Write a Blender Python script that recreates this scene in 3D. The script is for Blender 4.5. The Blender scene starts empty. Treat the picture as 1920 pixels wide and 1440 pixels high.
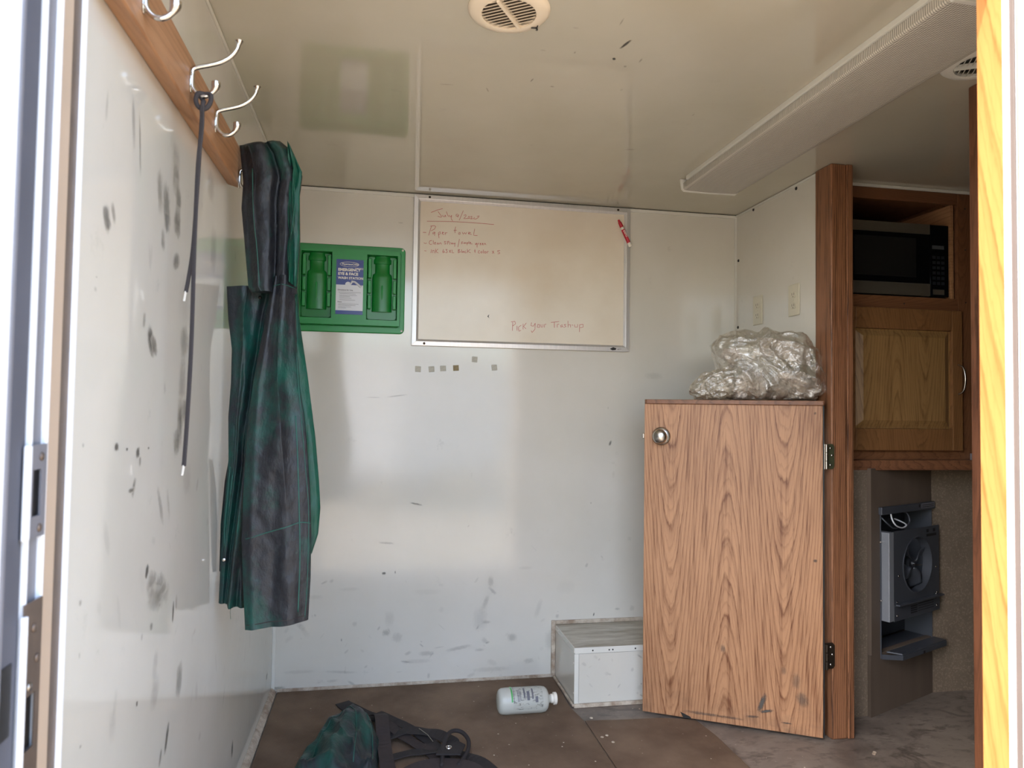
import bpy, bmesh, math, random
from mathutils import Vector, Matrix, noise
random.seed(4)
PI = math.pi
SC = bpy.context.scene
COL = SC.collection

# ------------------------------------------------------------------ camera, sky, sun, exposure
cam = bpy.data.cameras.new('camera'); camo = bpy.data.objects.new('camera', cam); COL.objects.link(camo)
rt = Vector((0.98269143, -0.18471831, 0.01402515)); up = Vector((-0.02037219, -0.03250761, 0.99926384)); fw = Vector((0.1841264, 0.98225374, 0.03570807))
m = Matrix((rt, up, -fw)).transposed().to_4x4(); m.translation = Vector((0.3784, -2.8938, 1.0985))
camo.matrix_world = m
cam.sensor_width = 36; cam.sensor_fit = 'HORIZONTAL'; cam.lens = 1339.53 * 36 / 1920
cam.clip_start = .02; cam.clip_end = 300
cam.dof.use_dof = True; cam.dof.focus_distance = 2.6; cam.dof.aperture_fstop = 6.0
SC.camera = camo
world = bpy.data.worlds.new('sky'); SC.world = world; world.use_nodes = True
wn = world.node_tree.nodes; wl = world.node_tree.links
sky = wn.new('ShaderNodeTexSky'); sky.sky_type = 'NISHITA'; sky.sun_disc = False
sky.sun_elevation = math.radians(48); sky.sun_rotation = math.radians(248); sky.air_density = 1.0; sky.dust_density = 3.0; sky.ozone_density = 1.0
hzm = wn.new('ShaderNodeMix'); hzm.data_type = 'RGBA'; hzm.inputs[0].default_value = .22; hzm.inputs[7].default_value = (1.6, 1.6, 1.58, 1)   # thin white overcast over the blue
wl.new(sky.outputs[0], hzm.inputs[6]); wl.new(hzm.outputs[2], wn['Background'].inputs['Color']); wn['Background'].inputs['Strength'].default_value = .86
sun = bpy.data.lights.new('sun', 'SUN'); sun.energy = 4.0; sun.angle = .01; sun.color = (1, .93, .82)
suno = bpy.data.objects.new('sun', sun); COL.objects.link(suno); suno.location = (-6, -8, 8)
suno.rotation_euler = Vector((.75, .29, -.80)).to_track_quat('-Z', 'Y').to_euler()
SC.view_settings.view_transform = 'Standard'; SC.view_settings.look = 'None'; SC.view_settings.gamma = 1
SC.view_settings.use_curve_mapping = False
SC.view_settings.exposure = 1.0

W = 1.9196; H = 1.9687; YF = -1.92   # room width, height, inner face of the entry wall

# ------------------------------------------------------------------ mesh helpers
OFF = {}
def off(o):
    return OFF.get(o.name, Vector((0, 0, 0))) if o else Vector((0, 0, 0))
class MB:
    def __init__(s): s.v = []; s.f = []; s.uv = None; s.val = []
    def add(s, vs, fs):
        b = len(s.v); s.v += [tuple(v) for v in vs]; s.f += [tuple(b + i for i in f) for f in fs]; return s
    def box(s, x0, x1, y0, y1, z0, z1):
        vs = [(x, y, z) for z in (z0, z1) for y in (y0, y1) for x in (x0, x1)]
        return s.add(vs, [(0, 2, 3, 1), (4, 5, 7, 6), (0, 1, 5, 4), (2, 6, 7, 3), (0, 4, 6, 2), (1, 3, 7, 5)])
    def prism(s, pts, axis, a, b):
        # pts: 2-D outline; axis 'x','y','z' = extrusion direction
        def P(p, t):
            return {'x': (t, p[0], p[1]), 'y': (p[0], t, p[1]), 'z': (p[0], p[1], t)}[axis]
        n = len(pts)
        return s.add([P(p, a) for p in pts] + [P(p, b) for p in pts],
                     [tuple(range(n))[::-1], tuple(range(n, 2 * n))] + [(i, (i + 1) % n, n + (i + 1) % n, n + i) for i in range(n)])
    def tube(s, path, r, n=10, cap=True, squash=None):
        path = [Vector(p) for p in path]; k = len(path)
        rs = r if isinstance(r, (list, tuple)) else [r] * k
        up_ = None; vs = []
        for i, p in enumerate(path):
            t = (path[min(i + 1, k - 1)] - path[max(i - 1, 0)]).normalized()
            if up_ is None:
                up_ = t.orthogonal().normalized()
            up_ = (up_ - t * up_.dot(t)).normalized(); sd = t.cross(up_)
            for j in range(n):
                a = 2 * PI * j / n
                vs.append(p + (up_ * math.cos(a) + sd * math.sin(a)) * rs[i])
        fs = [(i * n + j, i * n + (j + 1) % n, (i + 1) * n + (j + 1) % n, (i + 1) * n + j) for i in range(k - 1) for j in range(n)]
        if cap: fs += [tuple(range(n))[::-1], tuple(range((k - 1) * n, k * n))]
        return s.add(vs, fs)
    def lathe(s, prof, c, d, n=32, e=None, cap=True):
        # prof: (distance along d, radius)
        d = Vector(d).normalized(); u = (Vector(e) if e else d.orthogonal()).normalized(); w = d.cross(u); c = Vector(c)
        vs = [c + d * t + (u * math.cos(2 * PI * j / n) + w * math.sin(2 * PI * j / n)) * r for t, r in prof for j in range(n)]
        k = len(prof)
        fs = [(i * n + j, i * n + (j + 1) % n, (i + 1) * n + (j + 1) % n, (i + 1) * n + j) for i in range(k - 1) for j in range(n)]
        if cap and prof[0][1] > 1e-6: fs.append(tuple(range(n))[::-1])
        if cap and prof[-1][1] > 1e-6: fs.append(tuple(range((k - 1) * n, k * n)))
        return s.add(vs, fs)
    def ribbon(s, path, wd, th, side, n_hint=None):
        # flat strap along path; side = list/func of the width direction
        path = [Vector(p) for p in path]; k = len(path); vs = []
        for i, p in enumerate(path):
            t = (path[min(i + 1, k - 1)] - path[max(i - 1, 0)]).normalized()
            sd = Vector(side[i] if isinstance(side, list) else side); sd = (sd - t * sd.dot(t))
            if sd.length < 1e-4: sd = t.orthogonal()
            sd.normalize(); nn = t.cross(sd)
            w = wd[i] if isinstance(wd, (list, tuple)) else wd
            vs += [p + sd * w / 2 + nn * th / 2, p - sd * w / 2 + nn * th / 2, p - sd * w / 2 - nn * th / 2, p + sd * w / 2 - nn * th / 2]
        fs = [(i * 4 + j, i * 4 + (j + 1) % 4, (i + 1) * 4 + (j + 1) % 4, (i + 1) * 4 + j) for i in range(k - 1) for j in range(4)]
        fs += [(3, 2, 1, 0), tuple(range((k - 1) * 4, k * 4))]
        return s.add(vs, fs)
    def grid(s, P, closed_u=False):
        nv = len(P); nu = len(P[0])
        vs = [q for row in P for q in row]
        uu = nu if closed_u else nu - 1
        return s.add(vs, [(i * nu + j, i * nu + (j + 1) % nu, (i + 1) * nu + (j + 1) % nu, (i + 1) * nu + j) for i in range(nv - 1) for j in range(uu)])
    def build(s, name, mat, parent=None, smooth=False, bevel=0, seg=2, angle=None, subsurf=0, local=False, fixn=True):
        me = bpy.data.meshes.new(name)
        o = off(parent)
        vs = s.v if local else [(a - o.x, b - o.y, c - o.z) for a, b, c in s.v]
        me.from_pydata(vs, [], s.f)
        if fixn:
            bm = bmesh.new(); bm.from_mesh(me); bmesh.ops.recalc_face_normals(bm, faces=bm.faces[:]); bm.to_mesh(me); bm.free()
        me.materials.append(mat)
        if s.uv:
            l = me.uv_layers.new(name='UVMap')
            for i, c in enumerate(s.uv): l.data[i].uv = c
        if smooth:
            me.polygons.foreach_set('use_smooth', [True] * len(me.polygons))
        ob = bpy.data.objects.new(name, me); COL.objects.link(ob)
        if parent: ob.parent = parent; OFF[ob.name] = off(parent) if not local else Vector((0, 0, 0))
        if smooth and angle:
            try: me.set_sharp_from_angle(angle=math.radians(angle))
            except Exception: pass
        if bevel:
            b = ob.modifiers.new('b', 'BEVEL'); b.width = bevel; b.segments = seg; b.limit_method = 'ANGLE'; b.angle_limit = .6; b.harden_normals = False
        if subsurf:
            q = ob.modifiers.new('s', 'SUBSURF'); q.levels = subsurf; q.render_levels = subsurf
        return ob
def tag(o, label=None, cat=None, group=None, kind=None):
    if label: o['label'] = label
    if cat: o['category'] = cat
    if group: o['group'] = group
    if kind: o['kind'] = kind
    return o
def empty(name, loc, label=None, cat=None, group=None, kind=None, rotz=0):
    o = bpy.data.objects.new(name, None); COL.objects.link(o); o.location = loc; o.rotation_euler = (0, 0, rotz); o.empty_display_size = .05
    OFF[o.name] = Vector(loc) if not rotz else Vector((0, 0, 0))
    return tag(o, label, cat, group, kind)
def bx(name, mat, parent, x0, x1, y0, y1, z0, z1, bevel=.0015, **k):
    return MB().box(x0, x1, y0, y1, z0, z1).build(name, mat, parent, bevel=bevel, **k)
def text_mb(txt, size, origin, xdir, zdir, bold=0.0, align='LEFT'):
    cu = bpy.data.curves.new('t', 'FONT'); cu.body = txt; cu.size = size; cu.align_x = align; cu.offset = bold; cu.resolution_u = 2
    ob = bpy.data.objects.new('t', cu); COL.objects.link(ob)
    bpy.context.view_layer.update()
    me = ob.evaluated_get(bpy.context.evaluated_depsgraph_get()).to_mesh()
    O = Vector(origin); X = Vector(xdir).normalized(); Z = Vector(zdir).normalized()
    mb = MB(); mb.add([O + X * v.co.x + Z * v.co.y for v in me.vertices], [tuple(p.vertices) for p in me.polygons])
    bpy.data.objects.remove(ob); bpy.data.curves.remove(cu)
    return mb

# ------------------------------------------------------------------ material helpers
def lin(c):
    c = c / 255
    return c / 12.92 if c <= .04045 else ((c + .055) / 1.055) ** 2.4
def C8(r, g, b): return (lin(r), lin(g), lin(b), 1)
class NT:
    def __init__(s, name, col=(.5, .5, .5, 1), rough=.5, metal=0, spec=.5, **k):
        s.m = bpy.data.materials.new(name); s.m.use_nodes = True; s.n = s.m.node_tree.nodes; s.l = s.m.node_tree.links
        s.b = s.n['Principled BSDF']; s.set('Base Color', col); s.set('Roughness', rough); s.set('Metallic', metal); s.set('Specular IOR Level', spec)
        for a, v in k.items(): s.set(a.replace('_', ' '), v)
        s._oc = None
    def set(s, a, v):
        if hasattr(v, 'is_output') or isinstance(v, bpy.types.NodeSocket): s.l.new(v, s.b.inputs[a])
        else: s.b.inputs[a].default_value = v
        return s
    def oc(s, scale=(1, 1, 1), loc=(0, 0, 0), rot=(0, 0, 0)):
        if not s._oc: s._oc = s.n.new('ShaderNodeTexCoord')
        mp = s.n.new('ShaderNodeMapping'); s.l.new(s._oc.outputs['Object'], mp.inputs[0])
        mp.inputs['Scale'].default_value = scale; mp.inputs['Location'].default_value = loc; mp.inputs['Rotation'].default_value = rot
        return mp.outputs[0]
    def inp(s, sock, v):
        if isinstance(v, bpy.types.NodeSocket): s.l.new(v, sock)
        else: sock.default_value = v
    def noise(s, scale=5, vec=None, detail=4, rough=.55, dist=0, out='Fac'):
        t = s.n.new('ShaderNodeTexNoise'); t.inputs['Scale'].default_value = scale; t.inputs['Detail'].default_value = detail
        t.inputs['Roughness'].default_value = rough; t.inputs['Distortion'].default_value = dist
        s.l.new(vec if vec else s.oc(), t.inputs['Vector']); return t.outputs[out]
    def vor(s, scale, vec=None, feat='F1', out='Distance'):
        t = s.n.new('ShaderNodeTexVoronoi'); t.feature = feat; t.inputs['Scale'].default_value = scale
        s.l.new(vec if vec else s.oc(), t.inputs['Vector']); return t.outputs[out]
    def mt(s, op, a, b=0.0, c=0.0):
        t = s.n.new('ShaderNodeMath'); t.operation = op; s.inp(t.inputs[0], a); s.inp(t.inputs[1], b); s.inp(t.inputs[2], c); return t.outputs[0]
    def sep(s, vec):
        t = s.n.new('ShaderNodeSeparateXYZ'); s.l.new(vec, t.inputs[0]); return t.outputs
    def ramp(s, f, stops, interp='LINEAR'):
        t = s.n.new('ShaderNodeValToRGB'); t.color_ramp.interpolation = interp; e = t.color_ramp.elements
        while len(e) < len(stops): e.new(.5)
        for i, (p, c) in enumerate(stops):
            e[i].position = p; e[i].color = c if isinstance(c, (tuple, list)) else (c, c, c, 1)
        s.inp(t.inputs[0], f); return t.outputs[0]
    def mix(s, f, a, b, mode='MIX'):
        t = s.n.new('ShaderNodeMix'); t.data_type = 'RGBA'; t.blend_type = mode
        s.inp(t.inputs[0], f); s.inp(t.inputs[6], a); s.inp(t.inputs[7], b); return t.outputs[2]
    def bump(s, h, strength=.3, dist=.002, prev=None):
        t = s.n.new('ShaderNodeBump'); t.inputs['Strength'].default_value = strength; t.inputs['Distance'].default_value = dist
        s.inp(t.inputs['Height'], h)
        if prev: s.l.new(prev, t.inputs['Normal'])
        s.l.new(t.outputs[0], s.b.inputs['Normal']); return t.outputs[0]

def plain(name, rgb, rough=.5, metal=0, spec=.5, var=.08, vs=12, **k):
    t = NT(name, C8(*rgb), rough, metal, spec, **k)
    if var:
        c = C8(*rgb); d = tuple(x * (1 - var * 2.2) for x in c[:3]) + (1,)
        t.set('Base Color', t.mix(t.noise(vs, detail=5), d, c))
    return t.m

def frp(name, rgb, rough=.085, wav=.02, grain=.05, dirt=.5, spec=.75):
    t = NT(name, C8(*rgb), rough, 0, spec)
    n1 = t.noise(2.2, detail=5, rough=.6); n2 = t.noise(26, detail=6, rough=.7)
    base = t.mix(t.ramp(n1, [(.35, 0), (.7, 1)]), C8(rgb[0] - 7, rgb[1] - 7, rgb[2] - 9), C8(*rgb))
    sc = t.noise(9, detail=8, rough=.75)
    sm = t.mt('MULTIPLY', t.ramp(sc, [(.60, 0), (.75, 1)]), t.ramp(n2, [(.45, 0), (.65, 1)]))
    base = t.mix(t.mt('MULTIPLY', sm, dirt), base, C8(120, 118, 110))
    t.set('Base Color', base)
    t.set('Roughness', t.mt('ADD', t.mt('MULTIPLY', t.ramp(n2, [(.35, 0), (.75, 1)]), .06), rough))
    h = t.noise(7, detail=2, rough=.4)
    b1 = t.bump(h, wav, .02)
    b2 = t.bump(t.noise(180, detail=3), grain, .0008, b1)
    return t.m
M = {}
M['frp'] = frp('glossy_wall_panel', (212, 208, 198))
M['frp_left'] = frp('glossy_wall_panel_side', (207, 204, 196), rough=.05)
M['frp_ceil'] = frp('glossy_ceiling_panel', (192, 186, 170), rough=.035, wav=.010, grain=.02, dirt=.25, spec=1.0)
M['trimwhite'] = plain('white_trim', (222, 220, 210), .35)
M['dirtytrim'] = None

def wood(name, lightc, darkc, P=.22, A=.5, freq=12, axis='z', phase=0.0, rough=.42, sharp=(.45, .95), pore=.35, blot=.12, along='x', nz=.05, gs=1.0):
    """flat-sawn grain: sinusoidal ring contours give alternating cathedral figures"""
    t = NT(name, lightc, rough, 0, .4)
    v = t.oc(); x, y, z = t.sep(v)
    g = {'x': x, 'y': y, 'z': z}[axis]; w = t.mt('ADD', t.mt('MULTIPLY', x, .75), t.mt('MULTIPLY', y, .9)) if along == 'xy' else {'x': x, 'y': y, 'z': z}[along]
    sc = {'x': (.9, 6, 6), 'y': (6, .9, 6), 'z': (6, 6, .9)}[axis]
    wob = t.mt('SUBTRACT', t.noise(1.0, t.oc(sc), detail=3), .5)
    wob2 = t.mt('SUBTRACT', t.noise(1.0, t.oc(tuple(q * 6 for q in sc)), detail=4, rough=.7), .5)
    w2 = t.mt('ADD', w, t.mt('MULTIPLY', wob, nz))
    c = t.mt('MULTIPLY', t.mt('COSINE', t.mt('ADD', t.mt('MULTIPLY', w2, 2 * PI / P), phase)), A)
    s = t.mt('ADD', t.mt('ADD', t.mt('MULTIPLY', g, gs), c), t.mt('MULTIPLY', wob2, .10))
    s = t.mt('ADD', s, t.mt('MULTIPLY', wob, .25))
    r = t.mt('FRACT', t.mt('MULTIPLY', s, freq))
    ring = t.ramp(r, [(0, .0), (sharp[0], .10), (sharp[1] - .20, .45), (sharp[1] - .07, 1), (1, 0)])
    r2 = t.mt('FRACT', t.mt('ADD', t.mt('MULTIPLY', s, freq * 2.7), t.mt('MULTIPLY', wob, 3)))
    ring = t.mt('ADD', t.mt('MULTIPLY', ring, .8), t.mt('MULTIPLY', t.ramp(r2, [(0, 0), (.6, 0), (.88, 1), (1, 0)]), .34))
    fine = t.noise(1, t.oc(tuple(60 if q > 1 else 2.5 for q in sc)), detail=3, rough=.8)
    f = t.mt('ADD', t.mt('MULTIPLY', ring, .75), t.mt('MULTIPLY', t.ramp(fine, [(.48, 0), (.66, 1)]), pore))
    f = t.mt('ADD', f, t.mt('MULTIPLY', t.mt('SUBTRACT', t.noise(3, detail=4), .5), blot * 4))
    f = t.mt('MINIMUM', t.mt('MAXIMUM', f, 0), 1)
    t.set('Base Color', t.mix(f, lightc, darkc))
    t.bump(t.mt('MULTIPLY', f, -1), .15, .0006)
    return t
# measured positions (metres) of handwriting strokes, scuffs and the hanging cloth outline
NOTE_TOP = [[(0.575,1.892),(0.601,1.904),(0.622,1.911)],[(0.603,1.898),(0.61,1.889),(0.618,1.879),(0.616,1.875),(0.602,1.878)],[(0.622,1.885),(0.623,1.879),(0.63,1.878),(0.633,1.886),(0.635,1.878)],[(0.637,1.9),(0.641,1.889),(0.646,1.879)],[(0.648,1.886),(0.653,1.878),(0.659,1.886)],[(0.659,1.885),(0.657,1.872),(0.663,1.863)],[(0.684,1.892),(0.677,1.891),(0.677,1.884),(0.683,1.883),(0.687,1.891),(0.684,1.879)],[(0.706,1.908),(0.698,1.887),(0.69,1.868)],[(0.708,1.889),(0.717,1.892),(0.718,1.887),(0.708,1.875),(0.725,1.877)],[(0.728,1.886),(0.726,1.878),(0.732,1.877),(0.734,1.885),(0.728,1.886)],[(0.736,1.886),(0.742,1.887),(0.741,1.881),(0.736,1.876),(0.748,1.878)],[(0.752,1.884),(0.75,1.877),(0.759,1.877),(0.769,1.884),(0.772,1.891),(0.763,1.888)],[(0.559,1.855),(0.651,1.86),(0.739,1.861),(0.834,1.859)],[(0.544,1.809),(0.557,1.809)],[(0.578,1.836),(0.572,1.817),(0.567,1.798)],[(0.573,1.836),(0.589,1.839),(0.595,1.836),(0.59,1.825),(0.576,1.817)],[(0.591,1.813),(0.584,1.81),(0.584,1.804),(0.59,1.808),(0.592,1.813),(0.591,1.798)],[(0.606,1.811),(0.609,1.789)],[(0.606,1.811),(0.613,1.816),(0.615,1.808),(0.607,1.804)],[(0.621,1.809),(0.628,1.813),(0.623,1.815),(0.621,1.807),(0.63,1.805)],[(0.633,1.814),(0.635,1.804)],[(0.634,1.811),(0.642,1.814)],[(0.676,1.84),(0.673,1.826),(0.674,1.814)],[(0.668,1.824),(0.68,1.826)],[(0.689,1.816),(0.688,1.81),(0.694,1.81),(0.695,1.817),(0.689,1.817)],[(0.704,1.819),(0.707,1.811),(0.713,1.818),(0.717,1.812),(0.722,1.82)],[(0.728,1.815),(0.738,1.819),(0.73,1.821),(0.728,1.814),(0.742,1.812)],[(0.754,1.836),(0.75,1.809),(0.766,1.809)],[(0.548,1.767),(0.553,1.764),(0.56,1.766)],[(0.581,1.778),(0.572,1.776),(0.569,1.767),(0.574,1.761),(0.581,1.763)],[(0.586,1.778),(0.586,1.763)],[(0.591,1.767),(0.597,1.77),(0.592,1.771),(0.591,1.763),(0.598,1.764)],[(0.607,1.77),(0.602,1.768),(0.603,1.763),(0.607,1.767),(0.609,1.764)],[(0.61,1.764),(0.612,1.769),(0.617,1.77),(0.619,1.764)],[(0.639,1.777),(0.631,1.777),(0.631,1.773),(0.638,1.771),(0.636,1.766),(0.63,1.767)],[(0.644,1.779),(0.644,1.765)],[(0.644,1.778),(0.65,1.779),(0.65,1.773),(0.645,1.772)],[(0.653,1.765),(0.654,1.773),(0.657,1.774)],[(0.664,1.773),(0.659,1.771),(0.661,1.767),(0.665,1.772),(0.666,1.767)],[(0.668,1.773),(0.67,1.768),(0.675,1.774)],[(0.675,1.773),(0.673,1.758)],[(0.692,1.79),(0.689,1.771),(0.686,1.757)],[(0.707,1.78),(0.7,1.778),(0.705,1.773),(0.699,1.771)],[(0.71,1.777),(0.71,1.772)],[(0.712,1.772),(0.714,1.778),(0.716,1.773),(0.719,1.778),(0.721,1.773)],[(0.724,1.778),(0.724,1.767)],[(0.724,1.778),(0.729,1.777),(0.724,1.773)],[(0.731,1.784),(0.731,1.773)],[(0.734,1.776),(0.74,1.778),(0.736,1.78),(0.735,1.773),(0.746,1.773)],[(0.764,1.778),(0.758,1.775),(0.759,1.77),(0.765,1.777),(0.765,1.76)],[(0.769,1.771),(0.77,1.777),(0.774,1.778)],[(0.777,1.774),(0.782,1.777),(0.778,1.778),(0.777,1.771),(0.783,1.772)],[(0.785,1.774),(0.791,1.777),(0.787,1.779),(0.786,1.772),(0.792,1.772)],[(0.794,1.772),(0.796,1.779),(0.799,1.778),(0.802,1.772)],[(0.551,1.735),(0.559,1.734)],[(0.579,1.741),(0.577,1.727)],[(0.583,1.727),(0.584,1.738),(0.59,1.738),(0.591,1.727)],[(0.596,1.745),(0.597,1.727)],[(0.606,1.745),(0.597,1.735),(0.607,1.728)],[(0.628,1.745),(0.625,1.735),(0.626,1.73),(0.632,1.732),(0.632,1.737),(0.626,1.736)],[(0.636,1.744),(0.643,1.745),(0.639,1.74),(0.644,1.737),(0.642,1.731),(0.636,1.732)],[(0.651,1.743),(0.658,1.732)],[(0.658,1.744),(0.651,1.732)],[(0.663,1.745),(0.663,1.732),(0.671,1.733)],[(0.688,1.747),(0.688,1.733)],[(0.688,1.747),(0.695,1.747),(0.689,1.741),(0.698,1.738),(0.688,1.733)],[(0.702,1.748),(0.702,1.734)],[(0.71,1.741),(0.705,1.739),(0.706,1.735),(0.71,1.74),(0.712,1.735)],[(0.719,1.743),(0.714,1.74),(0.716,1.735),(0.722,1.736)],[(0.725,1.751),(0.726,1.735)],[(0.737,1.75),(0.727,1.742),(0.739,1.736)],[(0.753,1.745),(0.759,1.746)],[(0.756,1.752),(0.757,1.737)],[(0.777,1.747),(0.771,1.746),(0.77,1.738),(0.777,1.737)],[(0.782,1.744),(0.78,1.739),(0.786,1.738),(0.787,1.744),(0.782,1.744)],[(0.791,1.752),(0.792,1.737)],[(0.797,1.745),(0.796,1.739),(0.802,1.738),(0.803,1.744),(0.797,1.745)],[(0.808,1.738),(0.807,1.745),(0.813,1.746)],[(0.828,1.749),(0.836,1.739)],[(0.835,1.75),(0.829,1.738)],[(0.861,1.753),(0.851,1.752),(0.851,1.746),(0.858,1.746),(0.86,1.74),(0.851,1.738)]]
NOTE_LOW = [[(0.918,1.458),(0.917,1.423)],[(0.911,1.459),(0.927,1.462),(0.93,1.452),(0.918,1.442)],[(0.936,1.444),(0.937,1.424)],[(0.954,1.447),(0.942,1.438),(0.945,1.421),(0.953,1.426)],[(0.962,1.453),(0.962,1.43)],[(0.975,1.457),(0.964,1.442),(0.974,1.433)],[(0.997,1.46),(0.995,1.446),(1.006,1.445),(1.013,1.458),(1.012,1.432),(1.0,1.418),(0.996,1.426)],[(1.024,1.453),(1.021,1.441),(1.031,1.44),(1.032,1.452),(1.024,1.453)],[(1.037,1.453),(1.038,1.442),(1.046,1.443),(1.046,1.454)],[(1.052,1.441),(1.053,1.454),(1.06,1.455)],[(1.08,1.463),(1.115,1.468)],[(1.094,1.466),(1.095,1.441)],[(1.107,1.443),(1.107,1.456),(1.115,1.457)],[(1.13,1.455),(1.122,1.452),(1.123,1.444),(1.13,1.451),(1.132,1.444)],[(1.145,1.457),(1.136,1.456),(1.145,1.448),(1.135,1.444)],[(1.153,1.472),(1.154,1.445)],[(1.154,1.455),(1.163,1.457),(1.165,1.445)],[(1.169,1.455),(1.175,1.455)],[(1.181,1.458),(1.183,1.447),(1.195,1.448),(1.195,1.46)],[(1.204,1.459),(1.203,1.427)],[(1.204,1.458),(1.219,1.46),(1.219,1.448),(1.206,1.445)]]
G_UP_L = [(0.036,1.731),(0.04,1.703),(0.048,1.639),(0.046,1.574),(0.055,1.497),(0.068,1.381),(0.076,1.371)]
G_UP_R = [(0.128,1.749),(0.157,1.726),(0.179,1.681),(0.185,1.664),(0.18,1.614),(0.184,1.504),(0.181,1.412),(0.179,1.371)]
G_BL_L = [(0.009,1.39),(0.015,1.309),(0.025,1.237),(0.025,1.152),(0.021,1.073),(0.024,0.968),(0.019,0.864),(0.013,0.735),(0.011,0.622)]
G_BL_R = [(0.101,1.391),(0.109,1.313),(0.106,1.18),(0.1,0.916),(0.092,0.733),(0.089,0.61)]
G_FR_L = [(0.124,1.41),(0.116,1.357),(0.101,1.254),(0.085,1.151),(0.074,1.023),(0.071,0.897),(0.07,0.784),(0.076,0.683),(0.084,0.574)]
G_FR_R = [(0.173,1.412),(0.176,1.36),(0.182,1.256),(0.192,1.153),(0.209,1.05),(0.223,0.896),(0.228,0.793),(0.229,0.691),(0.226,0.592)]
G_RG_L = [(0.151,1.418),(0.159,1.18),(0.177,0.97),(0.192,0.852),(0.2,0.787),(0.214,0.737)]
G_RG_R = [(0.175,1.419),(0.184,1.313),(0.206,1.181),(0.229,1.023),(0.24,0.917),(0.245,0.849),(0.241,0.786),(0.227,0.739)]
G_TL_L = [(0.019,0.966),(0.011,0.912),(-0.002,0.807),(-0.008,0.741),(-0.009,0.692)]
G_TL_R = [(0.029,0.966),(0.025,0.912),(0.02,0.806),(0.016,0.74),(0.003,0.689)]
SEAM1 = [(0.071,1.668),(0.078,1.553),(0.088,1.478),(0.098,1.383)]
SEAM2 = [(0.08,0.786),(0.13,0.802),(0.177,0.816),(0.204,0.824),(0.226,0.82)]
SEAM3 = [(0.186,1.076),(0.193,0.988),(0.2,0.863),(0.205,0.738),(0.204,0.615)]
S1 = [(0.278,-0.153,0.02),(0.348,-0.271,0.02),(0.448,-0.403,0.02),(0.532,-0.5,0.02),(0.609,-0.612,0.02),(0.624,-0.716,0.02)]
S2 = [(0.367,-0.299,0.03),(0.382,-0.408,0.03),(0.387,-0.563,0.03),(0.395,-0.716,0.03)]
S3 = [(0.386,-0.355,0.025),(0.455,-0.507,0.025),(0.536,-0.593,0.025),(0.568,-0.651,0.025),(0.563,-0.779,0.025)]
S4 = [(0.395,-0.47,0.03),(0.491,-0.457,0.03),(0.558,-0.507,0.03),(0.624,-0.544,0.03),(0.652,-0.604,0.03),(0.606,-0.65,0.03),(0.536,-0.586,0.03)]
S5 = [(0.601,-0.614,0.03),(0.639,-0.573,0.03),(0.666,-0.599,0.03),(0.663,-0.659,0.03),(0.625,-0.704,0.03),(0.595,-0.763,0.03)]
S6 = [(0.388,-0.678,0.02),(0.484,-0.644,0.02),(0.563,-0.673,0.02),(0.647,-0.653,0.02),(0.711,-0.729,0.02)]
S7 = [(0.422,-0.391,0.02),(0.487,-0.557,0.02),(0.492,-0.645,0.02),(0.45,-0.72,0.02)]
JK = [(0.228,-0.335,0.0),(0.282,-0.424,0.0),(0.177,-0.604,0.0),(0.167,-0.696,0.0),(0.388,-0.732,0.0),(0.407,-0.573,0.0),(0.386,-0.381,0.0),(0.315,-0.378,0.0)]
JKP = [(0.326,-0.503,0.1),(0.352,-0.527,0.1),(0.288,-0.575,0.1),(0.271,-0.824,0.1),(0.372,-0.84,0.1)]
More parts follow.
